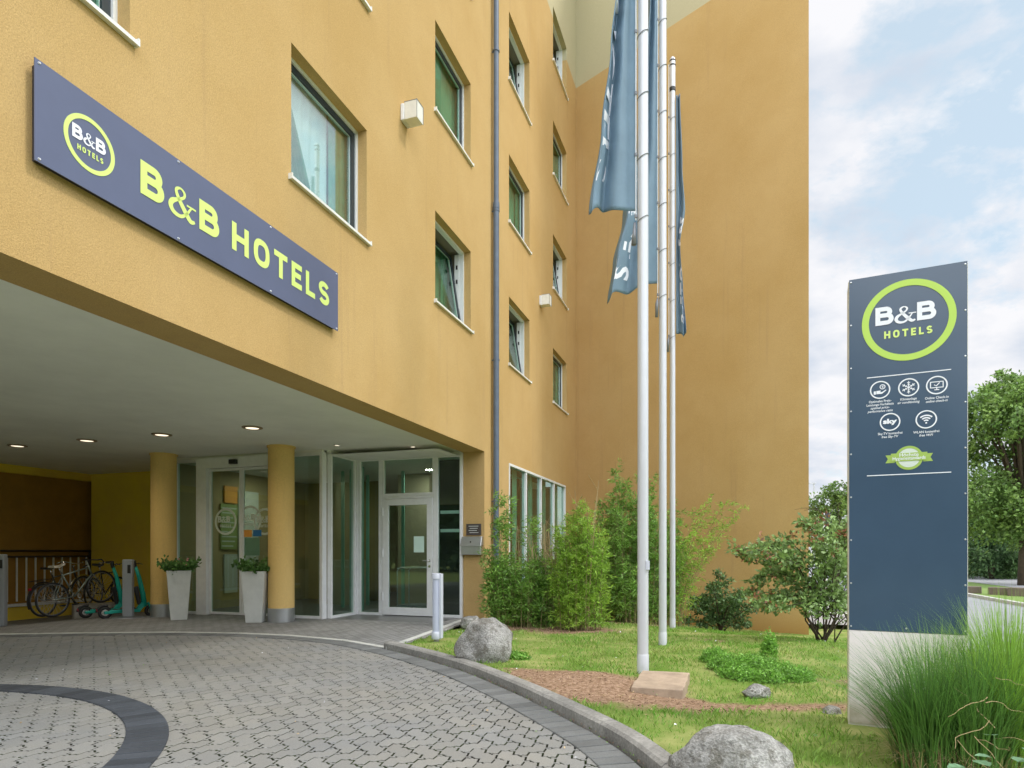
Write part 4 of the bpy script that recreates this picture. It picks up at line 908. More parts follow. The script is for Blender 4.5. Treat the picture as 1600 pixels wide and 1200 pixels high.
# downpipe on the facade
pu, pn = 11.43, .085; p0 = P(pu, pn, 0)
mb = MB(); mb.tube([P(pu, pn, -.1), P(pu, pn, 7.9)], .057, 20); mb.tube([P(pu, pn, 7.86), P(pu, pn, H)], .052, 20); mb.lathe([(.062, 7.80), (.066, 7.83), (.062, 7.92)], P(pu, pn, 0), 20)
dp_ = mb.build('downpipe', M['zinc'], bld, smooth=True, auto=40)
for zz in (2.2, 4.9, 7.75, 10.8, 13.8): mb = MB(); mb.lathe([(.066, 0), (.066, .03)], P(pu, pn, zz), 20); mb.bunz(pu-.008, pu+.008, 0, pn-.05, zz+.005, zz+.025); mb.build('bracket', M['zinc'], dp_)

# ceiling spots (lit)
for i, n_ in enumerate((-7.65, -5.97, -4.33, -2.55)):
    t = thing('ceiling_light', P(7.88, n_, CE), ['large round lit downlight nearest the left edge of the porch ceiling', 'large round lit downlight over the bicycles, second from the left', 'large round lit downlight above the left column', 'large round lit downlight closest to the right column'][i], 'ceiling light', 'large downlights in the porch ceiling')
    MB().lathe([(.15, .0), (.15, -.012), (.115, -.022), (.10, -.002)], P(7.88, n_, CE), 32).build('trim_ring', M['trim'], t, smooth=True, auto=40)
    MB().lathe([(.0, -.012), (.095, -.014), (.095, -.004)], P(7.88, n_, CE), 32).build('lens', M['lamp'], t)
for o_ in [q for q in C.objects if q.type == 'EMPTY' and q.name.startswith('ceiling_light')]:
    pl = bpy.data.lights.new('downlight', 'SPOT'); pl.energy = 42; pl.color = (1, .88, .70); pl.spot_size = R(165); pl.spot_blend = 1; pl.shadow_soft_size = .07; lo = bpy.data.objects.new('bulb', pl); C.objects.link(lo); lo.parent = o_; lo.location = (0, 0, -.03)
for i, (u_, n_) in enumerate(((10.2-.55, -2.25), (10.23, -1.06))):
    t = thing('ceiling_spot', P(u_, n_, CE), ['small bright recessed spot over the corner of the glass screen', 'small recessed spot in the ceiling above the side door'][i], 'ceiling light', 'small spots in the porch ceiling')
    MB().lathe([(.065, .0), (.065, -.010), (.045, -.014), (.04, 0)], P(u_, n_, CE), 24).build('trim_ring', M['bolt'], t, smooth=True)
    MB().lathe([(.0, -.01), (.042, -.010), (.042, -.004)], P(u_, n_, CE), 24).build('lens', M['lamp'], t)

for i, (u_, n_) in enumerate(((12.0, -5.3), (12.6, -1.9), (15.6, -3.4))):
    t = thing('ceiling_spot', P(u_, n_, 3.05), ['lit lobby spot seen through the sliding door', 'lit lobby spot seen through the transom over the side door', 'lit spot deep in the lobby behind the glass'][i], 'ceiling light', 'spots in the lobby ceiling')
    MB().lathe([(.10, .0), (.10, -.010), (.08, -.014), (.075, 0)], P(u_, n_, 3.05), 24).build('trim_ring', M['bolt'], t, smooth=True)
    MB().lathe([(.0, -.01), (.075, -.010), (.075, -.004)], P(u_, n_, 3.05), 24).build('lens', M['lamp2'], t)

# wall lamps
for i, (px, py) in enumerate(((645, 178), (853, 470))):
    n_ = .14; Zq = fz(px, n_); u_ = FU(px, n_); z_ = HZ(py, Zq); t = thing('wall_lamp', P(u_, 0, z_-.13), ['white cube wall lamp with dirty underside between the two left window columns', 'white cube wall lamp between the two far window columns, lower on the wall'][i], 'wall lamp', 'cube lamps on the facade')
    MB().bunz(u_-.10, u_+.10, 0, .055, z_-.12, z_+.11).build('back_box', M['white'], t, bevel=.012)
    MB().bunz(u_-.095, u_+.095, .0555, .25, z_-.12, z_+.12).build('glass_cube', M['diffuser'], t, bevel=.006)
    mb = MB(); 
    for a_ in (-.098, .092):
        mb.bunz(u_+a_, u_+a_+.006, .056, .254, z_+.118, z_+.124); mb.bunz(u_+a_, u_+a_+.006, .249, .255, z_-.12, z_+.124)
    mb.bunz(u_-.098, u_+.098, .249, .255, z_+.118, z_+.124); mb.build('wire_cage', M['aludark'], t)

# letter box and plaque on the pier
def CP(px, u=UC): return CN(px, u)
Zq = cz_(740, UC); nm0, nm1 = CN(723, UC)+.0, CN(755, UC)
t = thing('letter_box', P(UC, (nm0+nm1)/2, HZ(867, Zq)), 'stainless steel letter box on the ochre pier', 'letter box')
z1_, z0_ = HZ(838, Zq), HZ(867, Zq); zm = z0_+(z1_-z0_)*.52
MB().box(nm0+.01, nm1-.01, 0, .11, z0_, zm, 0, lambda a, b, c: P(UC-b, a, c)).build('body', M['steel'], t, bevel=.012)
mb = MB(); k = lambda a, b, c: P(UC-b, a, c)
mb.hexa([k(nm0-.005, 0, zm), k(nm1+.005, 0, zm), k(nm1+.005, .135, zm-.02), k(nm0-.005, .135, zm-.02), k(nm0+.01, 0, z1_), k(nm1+.0, 0, z1_), k(nm1+.0, .07, z1_-.01), k(nm0+.01, .07, z1_-.01)]); mb.build('lid', M['steel'], t, bevel=.008)
MB().lathe([(.014, 0), (.014, .01)], k((nm0+nm1)/2, .112, zm+.06), 14, ax=(EN, EZ, -EU)).build('lock', M['black'], t)
Zq = cz_(741, UC); t = thing('name_plaque', P(UC, CN(740, UC), HZ(836, Zq)), 'small dark bronze plaque above the letter box', 'plaque'); z0_, z1_ = HZ(836.5, Zq), HZ(818.5, Zq); p0_, p1_ = CN(729, UC), CN(752, UC)
MB().box(p0_, p1_, 0, .018, z0_, z1_, 0, k).build('plate', M['plaque'], t, bevel=.003)
mb = MB(); 
for q in range(4): mb.box(p0_+.05+.02*(q%2), p1_-.05-.015*(q%3), .0185, .0195, z1_-.05-q*.04, z1_-.038-q*.04, 0, k)
mb.build('lettering', M['bolt'], t)

# fascia sign
su0, su1, sz0, sz1 = 2.886, 6.245, 3.765, 4.425; sn = .065
t = thing('hotel_sign', P((su0+su1)/2, 0, sz0), 'long slate blue hotel name sign with lime lettering above the porch', 'sign')
MB().bunz(su0, su1, sn-.006, sn, sz0, sz1).build('panel', M['sign'], t)
MB().bunz(su0+.03, su1-.03, 0, sn-.007, sz0+.02, sz1-.02).build('backing_frame', M['signedge'], t)
pfS = PF(P(0, sn, 0), EU, EN)
def SU(px): return FU(px, sn)
def SZ(px, py): return HZ(py, fz(px, sn))
rc_u, rc_z = (SU(95.2)+SU(182.2))/2, SZ(139, 226); rr = .188
mb = MB(); flat_ring(mb, pfS, rc_u, rc_z, rr*.84, rr, 0, seg=64); mb.build('logo_ring', M['paleyellow'], t)
mb = MB(); bandb(mb, pfS, rc_u-rr*.69, rc_z-.06*rr, rr*.50, 0, wB=.80, wA=.90); mb.build('logo_letters', M['vinyl'], t)
mb = MB(); word(mb, pfS, 'HOTELS', rc_u-rr*.50, rc_z-rr*.42, rr*1.02, rr*.20, rr*.045, 0, gap=.28); mb.build('logo_letters', M['paleyellow'], t)
zb_, capH = 3.968, .254; ub = [SU(q) for q in (219, 256, 262, 305, 311, 342, 362, 514)]
for a_, b_, c_ in ((0, 1, 'B'), (4, 5, 'B')): mb = MB(); glyph(mb, pfS, c_, ub[a_], zb_, ub[b_]-ub[a_], capH, .060, 0); mb.build('letter', M['paleyellow'], t)
mb = MB(); ampersand(mb, pfS, ub[2]+.01, zb_, capH*.95, 0, sx=(ub[3]-ub[2])/(capH*.95)*.96); mb.build('letter', M['paleyellow'], t)
mb = MB(); word(mb, pfS, 'HOTELS', ub[6], zb_, ub[7]-ub[6], capH*.99, .056, 0, gap=.20); mb.build('lettering', M['paleyellow'], t)
mb = MB()
for q in range(4):
    for zz in (sz0+.02, sz1-.02): mb.lathe([(.010, 0), (.006, .008)], P(su0+.03+(su1-su0-.06)*(q/3), sn, zz), 10, ax=(EU, EZ, EN))
mb.build('screw', M['bolt'], t)

# ------------------------------------------------------------------ pylon sign
PX, PZ = 2.43, 4.59; EP = Vector((.8995, -.4368, 0)).normalized(); NP = Vector((-EP.y, EP.x, 0))*-1
if NP.y > 0: NP = -NP
pz0 = gz(PX+.3, PZ)-.02; pfP = PF(Vector((PX, PZ, 0)), EP, NP)
def PWx(px): k_ = kx(px); return (k_*PZ-PX)/(EP.x-EP.y*k_)
def PWz(px, py): return HZ(py, PZ+EP.y*PWx(px))
PWD = PWx(1511.5); zt_, zm_ = 3.205, .685
t = thing('pylon_sign', (PX+.31, PZ-.15, 0), 'tall slate blue free-standing hotel pylon sign on a pinkish base', 'sign pylon')
mb = MB(); mb.box(-.005, PWD+.005, -.22, -.006, -.0, zt_-.004, 0, pfP); mb.build('core', M['beige'], t, bevel=.004)
MB().box(0, PWD, -.005, .004, zm_+.004, zt_, 0, pfP).build('panel', M['sign2'], t)
MB().box(.002, PWD-.002, -.005, .002, .02, zm_, 0, pfP).build('base_plate', M['pinkw'], t)
rcx = (PWx(1346.5)+PWx(1494.5))/2; rcz = PWz(1420, 500); rr = (PWx(1494.5)-PWx(1346.5))/2
n0 = .0045
mb = MB(); flat_ring(mb, pfP, rcx, rcz, rr*.845, rr, n0, seg=72); mb.build('logo_ring', M['lime'], t)
mb = MB(); bandb(mb, pfP, rcx-rr*.70, rcz-.05*rr, rr*.45, n0, wB=.88, wA=.98); mb.build('logo_letters', M['vinyl'], t)
mb = MB(); word(mb, pfP, 'HOTELS', rcx-rr*.51, rcz-rr*.40, rr*1.02, rr*.185, rr*.042, n0, gap=.28); mb.build('logo_letters', M['paleyellow'], t)
for ya, yb in ((591, 577.5), (743.5, 738)):
    mb = MB()
    xa, xb = PWx(1354.5), PWx(1486); za, zb2 = PWz(1354.5, ya), PWz(1486, yb); zz = (za+zb2)/2; mb.box(xa, xb, n0, n0+.002, zz-.003, zz+.003, 0, pfP); mb.build('rule_line', M['vinyl'], t)
def icon(px, py, lines):
    cx, cz = PWx(px), PWz(px, py); r_ = .0625*PWD/.70; mb = MB(); flat_ring(mb, pfP, cx, cz, r_*.87, r_, n0, seg=40); return mb, cx, cz, r_
def caption(lines, cx, z0):
    mb = MB()
    for i, l_ in enumerate(lines):
        it = l_.startswith('~'); s_ = l_.lstrip('~'); tt = text2d(s_, size=.0225, off=.012, shear=.25 if it else 0, align='CENTER', sx=.92)
        put_text(mb, pfP, tt, cx, z0-i*.023, n0, .0015)
    mb.build('caption', M['vinyl'], t)
def seg(mb, cx, cz, r_, pts, w_): stroke(mb, pfP, [(cx+a*r_, cz+b*r_) for a, b in pts], [w_*r_]*len(pts), n0, .0025, sub=1)
mb, cx, cz, r_ = icon(1375, 609.5, 0)
flat_poly(mb, pfP, [(cx+a*r_, cz+b*r_) for a, b in ((-.62, -.48), (-.62, -.12), (-.40, -.12), (-.40, -.48))], n0, .002)
flat_poly(mb, pfP, [(cx+a*r_, cz+b*r_) for a, b in ((-.36, -.44), (.18, -.46), (.62, -.10), (.56, -.02), (.20, -.26), (-.05, -.26), (.1, -.12), (-.05, -.08), (-.36, -.10))], n0, .002)
flat_ring(mb, pfP, cx+.24*r_, cz+.32*r_, .20*r_, .28*r_, n0, .002, 24); put_text(mb, pfP, text2d('€', cap=.26*r_, off=.03), cx+.14*r_, cz+.19*r_, n0); mb.build('icon', M['vinyl'], t)
caption(['Optimales Preis-', 'Leistungs-Verhältnis', '~optimal price-', '~performance ratio'], cx, cz-r_-.030)
mb, cx, cz, r_ = icon(1419.5, 605.5, 0)
for q in range(6):
    a_ = q*math.pi/3+math.pi/2; c_, s_ = math.cos(a_), math.sin(a_); seg(mb, cx, cz, r_, [(0, 0), (c_*.68, s_*.68)], .08)
    for g_, ln_ in ((.42, .20), (.22, .14)):
        for sg_ in (-1, 1): b_ = a_+sg_*.8; seg(mb, cx, cz, r_, [(c_*g_, s_*g_), (c_*g_+math.cos(b_)*ln_, s_*g_+math.sin(b_)*ln_)], .07)
mb.build('icon', M['vinyl'], t); caption(['Klimaanlage', '~air conditioning'], cx, cz-r_-.030)
mb, cx, cz, r_ = icon(1463.5, 602, 0)
for pts in ([(-.58, .36), (.58, .36)], [(-.58, -.26), (.58, -.26)], [(-.58, .40), (-.58, -.30)], [(.58, .40), (.58, -.30)], [(-.25, .06), (-.06, -.10), (.26, .26)], [(-.22, -.50), (.22, -.50)], [(0, -.28), (0, -.5)]): seg(mb, cx, cz, r_, pts, .09)
mb.build('icon', M['vinyl'], t); caption(['Online Check-in', '~online check-in'], cx, cz-r_-.030)
mb, cx, cz, r_ = icon(1390.5, 659.5, 0); put_text(mb, pfP, text2d('sky', width=r_*1.36, cap=r_*.72, off=.05), cx-r_*.68, cz-r_*.36, n0); mb.build('icon', M['vinyl'], t); caption(['Sky-TV kostenfrei', '~free Sky-TV'], cx, cz-r_-.030)
mb, cx, cz, r_ = icon(1447, 655.5, 0)
for k_ in (.30, .56, .82): flat_ring(mb, pfP, cx, cz-.38*r_, (k_-.07)*r_, (k_+.07)*r_, n0, .002, 16, a0=R(48), a1=R(132))
flat_ring(mb, pfP, cx, cz-.38*r_, .0, .09*r_, n0, .002, 16); mb.build('icon', M['vinyl'], t); caption(['WLAN kostenfrei', '~free WiFi'], cx, cz-r_-.030)
cx, cz = PWx(1420), PWz(1420, 715.5); rs = .083
mb = MB(); flat_ring(mb, pfP, cx, cz, rs*.80, rs, n0, .002, 48); 
for s_ in (-1, 1): flat_poly(mb, pfP, [(cx+s_*a*rs, cz+b*rs) for a, b in ((1.02, -.36), (1.70, -.36), (1.52, -.02), (1.70, .30), (1.02, .30))][::s_], n0, .0012)
flat_poly(mb, pfP, [(cx+a*rs, cz+b*rs) for a, b in ((-1.30, -.26), (1.30, -.26), (1.30, .42), (-1.30, .42))], n0+.0026, .0012); mb.build('hygiene_badge', mat('badge_green', (.33, .47, .09), .5), t)
mb = MB(); flat_ring(mb, pfP, cx, cz, 0, rs*.79, n0, .0015, 40); mb.build('badge_face', mat('badge_pale', (.62, .68, .62), .5), t)
mb = MB(); put_text(mb, pfP, text2d('Höchste', size=.034, off=.01, align='CENTER'), cx, cz+rs*.12, n0+.004, .001); put_text(mb, pfP, text2d('Hygienestandards', width=rs*2.35, cap=rs*.36, off=.01, align='CENTER'), cx, cz-rs*.24, n0+.004, .001); mb.build('badge_lettering', M['vinyl'], t)
mb = MB()
for xx in (.012, PWD-.012):
    for q in range(9): mb.lathe([(.0065, 0), (.004, .004)], pfP(xx, .0045, zm_+.03+(zt_-zm_-.05)*q/8), 10, ax=(EP, EZ, NP))
mb.lathe([(.0065, 0), (.004, .004)], pfP(PWD*.5, .0045, zm_+.03), 10, ax=(EP, EZ, NP)); mb.build('screw', M['bolt'], t)

# ------------------------------------------------------------------ flagpoles and flags
POLES = [(Vector((1.32, 6.42, 0)), .055, 9.4), (Vector((2.04, 8.62, 0)), .052, 9.4), (Vector((2.735, 10.85, 0)), .047, 9.66-.25)]
plab = ['nearest of three tall pale flagpoles, standing on a concrete slab', 'middle of three tall pale flagpoles, rising from the lawn', 'farthest of three tall pale flagpoles with its capped top in view']
for i, (p, r_, h_) in enumerate(POLES):
    z_ = gz(p.x, p.y) if i else .05; 
    top = HZ(92, 10.85) if i == 2 else HZ(92, 10.85)
    t = thing('flagpole', (p.x, p.y, z_), plab[i], 'flagpole', 'flagpoles in the lawn')
    MB().tube([(p.x, p.y, z_-.05), (p.x, p.y, top-.55)], r_, 24, r2=r_*.93).build('pole', M['alu'], t, smooth=True, auto=40)
    MB().lathe([(r_*1.08, z_-.02), (r_*1.08, z_+.16), (r_*1.01, z_+.17)], (p.x, p.y, 0), 24).build('base_sleeve', M['alu'], t, smooth=True, auto=40)
    mb = MB(); mb.lathe([(r_*1.02, top-.56), (r_*1.12, top-.55), (r_*1.12, top-.50), (r_, top-.49)], (p.x, p.y, 0), 24); mb.lathe([(r_*1.10, top-.13), (r_*1.10, top-.11)], (p.x, p.y, 0), 24); mb.lathe([(r_*1.10, top-.05), (r_*1.10, top-.03)], (p.x, p.y, 0), 24); mb.build('collar_band', M['black'], t)
    MB().lathe([(r_*1.0, top-.49), (r_*1.02, top-.04), (r_*.9, top), (r_*.4, top+.03)], (p.x, p.y, 0), 24).build('cap', M['alu'], t, smooth=True, auto=40)
    # halyard and hoops on the camera-left side
    mb = MB(); hx = p.x-r_-.018; mb.tube([(hx, p.y-.01, top-.1), (hx, p.y-.01, [HZ(345, 6.42), HZ(465, 8.62), HZ(525, 10.85)][i])], .006, 6); mb.build('halyard', M['white'], t)
    mb = MB(); zb_ = [4.60, 4.70, 4.9][i]; q = 0
    while zb_+q*.62 < top-.6: mb.torus((p.x, p.y, zb_+.0+q*.62), r_+.006, .004, (Vector((1, 0, .55)).normalized(), Vector((0, 1, 0))), 24, 5); mb.lathe([(.014, 0), (.014, .03)], (hx, p.y-.01, zb_+q*.62+.01), 8); q += 1
    mb.build('flag_ring', M['aludark'], t)
    wt = [HZ(352, 6.42), HZ(468, 8.62), HZ(528, 10.85)][i]
    mb = MB(); mb.tube([(hx-.01, p.y-.01, wt+.02), (hx-.02, p.y-.01, wt-.20)], [.012, .028], 10) if i == 0 else mb.tube([(hx, p.y-.01, wt+.02), (hx-.01, p.y-.01, wt-.06), (hx-.015, p.y-.01, wt-.24)], [.008, .024, .020], 10); mb.build('counterweight', M['aludark'], t, smooth=True)
    if i == 0: MB().box(p.x+.02, p.x+.055, p.y-r_-.006, p.y-r_+.02, HZ(890, 6.42), HZ(876, 6.42)).build('key_box', M['bollardm'], t)
# flags: cloth hanging in folds from the pole, gathered towards the top
def make_flag(p, r_, ztop, zbot, prof, side, label, seed, txt_t, face, amp=.07):
    """prof: (t, width, droop) down the flag; side=-1 to the camera's left"""
    rr_ = random.Random(seed); ph = [rr_.uniform(0, 6.28) for _ in range(6)]
    ns_, nt_ = 64, 90; dn = Vector((0, -1, 0))
    def W(t_): 
        for (a, wa, da), (b, wb, db) in zip(prof[:-1], prof[1:]):
            if t_ <= b: f = S((t_-a)/(b-a)); return wa+(wb-wa)*f, da+(db-da)*f
        return prof[-1][1:]
    def surf(s, t_, off=0):
        w_, dr2 = W(t_); e = s**.9
        x = p.x+side*(r_+.012+w_*(e+.045*math.sin(s*7+ph[3]+t_*2)*s-(.10*S(s, .84, 1.0) if side < 0 else 0)))
        fold = 1.5*math.sin(s*11.0+ph[0]+1.2*math.sin(t_*2.3+ph[4]))*amp*(.35+.8*s)+math.sin(s*21+ph[1]-t_*1.7)*amp*.35*s
        y = p.y-.01+fold*s**.35-.25*s*face+off
        z = ztop+(zbot-ztop)*t_-dr2*s**1.3+ .05*math.sin(s*9+ph[2])*S(t_, .7, 1)*s
        return Vector((x, y, z))
    vs = [surf(i/ns_, j/nt_) for j in range(nt_+1) for i in range(ns_+1)]
    fs = [(j*(ns_+1)+i, (j+1)*(ns_+1)+i, (j+1)*(ns_+1)+i+1, j*(ns_+1)+i+1) for j in range(nt_) for i in range(ns_)]
    t = thing('flag', (p.x, p.y, zbot), label, 'flag', 'flags hanging limp on the poles')
    mb = MB(); mb.add(vs, fs); o = mb.build('cloth', M['flag'], t, smooth=True)
    so_ = o.modifiers.new('thick', 'SOLIDIFY'); so_.thickness = .003
    # printed lettering follows the cloth: rotated 90 degrees, reading down the flag
    mb = MB(); vs2, fs2 = text2d('B&B HOTELS', cap=1, off=.03); wd = vs2[:, 0].max(); b_ = len(mb.v)
    s0, s1, ta, tb_ = txt_t
    mb.v = [surf(s0+(s1-s0)*(1-c), ta+(tb_-ta)*a/wd, -.006) for a, c in vs2]; mb.f = list(fs2); mb.m = [0]*len(fs2); mb.build('lettering', M['vinyl'], t)
    return t, surf
make_flag(POLES[0][0], .053, HZ(92, 10.85)-.75, HZ(330, 6.42), [(0, .24, .0), (.45, .25, .05), (.62, .33, .1), (.8, .42, .10), (1, .54, .04)], -1, 'large pale blue flag gathered in long folds on the nearest flagpole', 3, (.62, .95, .25, .93), .2)
t2, sf2 = make_flag(POLES[1][0], .050, HZ(92, 10.85)-.75, HZ(443, 8.62), [(0, .16, .0), (.5, .30, .1), (.75, .52, .15), (.88, .66, .22), (1, .74, .27)], -1, 'blue flag on the middle flagpole, its lower corner hanging furthest left', 8, (.55, .92, .42, .96), .2)
t3, sf3 = make_flag(POLES[2][0], .045, HZ(150, 10.85), HZ(522, 10.85), [(0, .07, .0), (.3, .12, .0), (.45, .17, .05), (.62, .08, .03), (.8, .12, .03), (1, .165, .03)], 1, 'narrow dark blue furled flag on the right of the farthest flagpole', 5, (.5, .95, .5, .95), .0, amp=.05)

# concrete slab under the first pole
sA0, sA1, sA2 = G(1077, 1051, .085), G(1067, 1078, .085), G(985, 1073, .085); sA3 = sA2+(sA0-sA1)
mb = MB(); q_ = [sA2, sA1, sA0, sA3]; zc = .085
def jog(a, b, n_=7):
    return [a.lerp(b, i/n_)+Vector((random.uniform(-.008, .008), random.uniform(-.008, .008), 0)) for i in range(n_)]
ol = jog(sA2, sA1)+jog(sA1, sA0)+jog(sA0, sA3)+jog(sA3, sA2)
mb.poly([Vector((v.x, v.y, -.25)) for v in ol], .25+zc, EZ); o = mb.build('concrete_slab', M['slab'], None, bevel=.008); tag(o, 'low weathered concrete slab at the foot of the nearest flagpole', 'slab')

# ------------------------------------------------------------------ boulders
def boulder(c, sx, sy, sz, seed, label, rz=0., cut=.0, group='boulders in the lawn', name='boulder', pts=None):
    rr_ = random.Random(seed); import bmesh
    bm = bmesh.new(); bmesh.ops.create_icosphere(bm, subdivisions=5, radius=1)
    planes = []
    for _ in range(11):
        d = Vector((rr_.gauss(0, 1), rr_.gauss(0, 1), rr_.gauss(0, .8))).normalized(); planes.append((d, rr_.uniform(.74, .93)))
    cz, szn = math.cos(rz), math.sin(rz)
    for v in bm.verts:
        p = v.co.copy()
        for d, h_ in planes:
            e = p.dot(d)-h_
            if e > 0: p -= d*e*.88
        q = p.normalized(); f = 1+.09*noise.noise(q*1.7+Vector((seed, 0, 0)))+.045*noise.noise(q*5+Vector((0, seed, 0)))+.018*noise.noise(q*14)+.008*noise.noise(q*34)
        p = p*f; x, y, z = p.x*sx, p.y*sy, p.z*sz
        if pts: x += pts*z
        v.co = (x*cz-y*szn, x*szn+y*cz, z)
    me = bpy.data.meshes.new(name); bm.to_mesh(me); bm.free(); me.materials.append(M['stone'])
    me.polygons.foreach_set('use_smooth', [True]*len(me.polygons))
    o = bpy.data.objects.new(name, me); C.objects.link(o); o.location = (c[0], c[1], c[2]+sz*.52); return tag(o, label, 'boulder', group)
boulder((-.30, 7.10, .0), .345, .30, .335, 11, 'knee-high grey granite boulder beside the bollard light', .2)
boulder((-.66, 10.35, .02), .19, .17, .13, 5, 'dark grey rock half hidden behind the boulder by the bollard')
boulder((1.175, 3.42, -.05), .345, .28, .235, 23, 'broad pale granite boulder at the bottom edge beside the kerb', -.25)
boulder((2.13, 5.55, -.02), .125, .10, .075, 4, 'small rounded pale stone in front of the low green herb patch', .1)
boulder((2.47, 4.93, -.03), .08, .07, .06, 9, 'fist-sized grey stone at the left foot of the pylon sign')

# ------------------------------------------------------------------ bollard light
bp_ = G(682, 1004, .03); t = thing('bollard_light', (bp_.x, bp_.y, .02), 'pale blue-grey cylindrical bollard light at the lawn corner', 'bollard light')
b0 = Vector((bp_.x, bp_.y, 0)); hb = HZ(896, bp_.y)
MB().lathe([(.035, -.05), (.035, .08)], b0, 20).build('stub', M['concrete'], t)
MB().lathe([(.062, .078), (.066, .085), (.066, .17), (.060, .18)], b0, 28).build('base', M['bollardm'], t, smooth=True, auto=40)
MB().lathe([(.054, .18), (.054, hb-.07)], b0, 28).build('diffuser', M['bollard'], t, smooth=True, auto=40)
MB().lathe([(.066, hb-.072), (.068, hb-.02), (.062, hb)], b0, 28).build('cap', M['bollardm'], t, smooth=True, auto=40)
sd_ = Vector((.96, -.28, 0)); pb = Vector((.28, .96, 0)); mb = MB(); mb.box(.050, .085, -.035, .035, .09, hb-.002, 0, lambda a, b, c: b0+sd_*a+pb*b+EZ*c); mb.build('side_strip', M['bollardm'], t, bevel=.006)

# ------------------------------------------------------------------ planters with plants
def planter(px, py, Z, rz, label, plab_, seed):
    c = Vector((kx(px)*Z, Z, .005)); t = thing('planter', c, label, 'planter', 'tall tapered planters by the entrance')
    h_ = .90; cr, sr = math.cos(rz), math.sin(rz)
    def sq(r_, z): return [c+Vector((cr*a*r_-sr*b*r_, sr*a*r_+cr*b*r_, z)) for a, b in ((-1, -1), (1, -1), (1, 1), (-1, 1))]
    rings = [sq(.135, 0), sq(.198, h_-.03), sq(.203, h_), sq(.182, h_), sq(.172, h_-.06)]; mb = MB(); vs = [v for r_ in rings for v in r_]
    fs = [(i*4+k, i*4+(k+1) % 4, (i+1)*4+(k+1) % 4, (i+1)*4+k) for i in range(4) for k in range(4)]; fs.append((3, 2, 1, 0)); mb.add(vs, fs); mb.build('pot', M['conc'], t, bevel=.008)
    MB().add(sq(.173, h_-.055), [(0, 1, 2, 3)]).build('soil', M['joint'], t)
    rg = np.random.default_rng(seed); global rng; old = rng; rng = rg
    pt = thing('potted_plant', c+EZ*(h_-.055), plab_, 'plant', 'plants in the tall planters')
    stems = MB(); Pb = []; Dd = []
    for k in range(46):
        a_ = rg.uniform(0, 6.28); l_ = rg.uniform(.14, .34); sp_ = rg.uniform(.2, 1.15); d = Vector((math.cos(a_)*sp_, math.sin(a_)*sp_, 1)).normalized(); b_ = c+EZ*(h_-.06)+Vector((math.cos(a_)*.08, math.sin(a_)*.08, 0))
        tip = b_+d*l_+Vector((math.cos(a_), math.sin(a_), -.3))*.05; stems.tube([b_, b_+d*l_*.5, tip], .003, 5)
        for q in range(16):
            f = rg.uniform(.3, 1.05); pp = b_.lerp(tip, f); Pb.append(pp+Vector(rg.normal(size=3))*.012); Dd.append(Vector(rg.normal(size=3))+d*.4)
    stems.build('stems', M['leafp'], pt)
    V, Fq_ = leaves(np.array([tuple(v) for v in Pb]), np.array([tuple(v) for v in Dd]), rg.uniform(.055, .095, len(Pb)), rg.uniform(.035, .058, len(Pb)), mid=.5); np_mesh('foliage', V, Fq_, M['leafp'], pt)
    if seed == 1:
        mb = MB()
        for q in range(5): mb.lathe([(.004, -.016), (.018, -.006), (.016, .008), (.005, .014)], c+Vector((rg.uniform(.02, .24), rg.uniform(-.15, .02), h_+rg.uniform(.1, .22))), 8)
        mb.build('flower', mat('rose_petals', (.55, .25, .22), .6), pt)
    rng = old
planter(280, 968, 11.72, .45, 'tall tapered concrete planter in front of the left column', 'leafy plant with a few pink blooms in the planter by the left column', 1)
planter(399.5, 972, 11.28, .1, 'tall tapered concrete planter left of the right column', 'bushy green plant in the planter by the sliding door', 2)

# ------------------------------------------------------------------ card reader posts
def post(px, Z, wpx, ytop, label, rz):
    c = Vector((kx(px)*Z, Z, .005)); c.z = floor_z(uu(c), nn(c))+.008; h_ = HZ(ytop, Z)-c.z; t = thing('parking_post', c, label, 'parking post', 'grey parking posts in the porch'); w_ = wpx/F*Z/2
    m_ = Matrix.Rotation(rz, 3, 'Z'); f_ = lambda a, b, d: c+m_@Vector((a, b, d))
    MB().box(-w_, w_, -w_*.7, w_*.7, .012, h_, 0, f_).build('body', M['alu'] if False else mat('post_grey', (.27, .29, .31), .45), t, bevel=.02)
    MB().lathe([(.26, 0), (.25, .012)], c, 28).build('base_plate', M['aludark'], t)
    MB().box(w_*.1, w_*.75, -w_*.7-.006, -w_*.7+.01, h_-.26, h_-.10, 0, f_).build('card_slot', M['black'], t, bevel=.004)
post(200.5, 12.0, 14.5, 874, 'slim grey parking post with round base between the two e-scooters', .15)
post(1, 11.75, 15, 866, 'slim grey parking post cut off by the left edge', .15)

# ------------------------------------------------------------------ railing in the porch
ru0, ru1 = FU(-120, BACK-.15), UY+.05
t = thing('railing', P(ru1, BACK-.15, .1), 'white barred metal railing in front of the dark porch recess', 'railing')
nb_ = 0; u = ru1-.12
while u > 1.5: MB().bunz(u-.012, u+.012, BACK-.085, BACK-.055, .16, 1.12).build('bar', M['white'], t); u -= .20
MB().bunz(1.3, ru1, BACK-.10, BACK-.04, 1.12, 1.16).build('lower_rail', M['bark2'], t); MB().tube([P(1.3, BACK-.07, 1.27), P(ru1+.0, BACK-.07, 1.27)], .022, 10).build('handrail', M['bark2'], t, smooth=True)
for u_ in (ru1-.03, 8.2, 5.0): MB().bunz(u_-.02, u_+.02, BACK-.09, BACK-.05, .10, 1.26).build('post', M['bark2'], t)

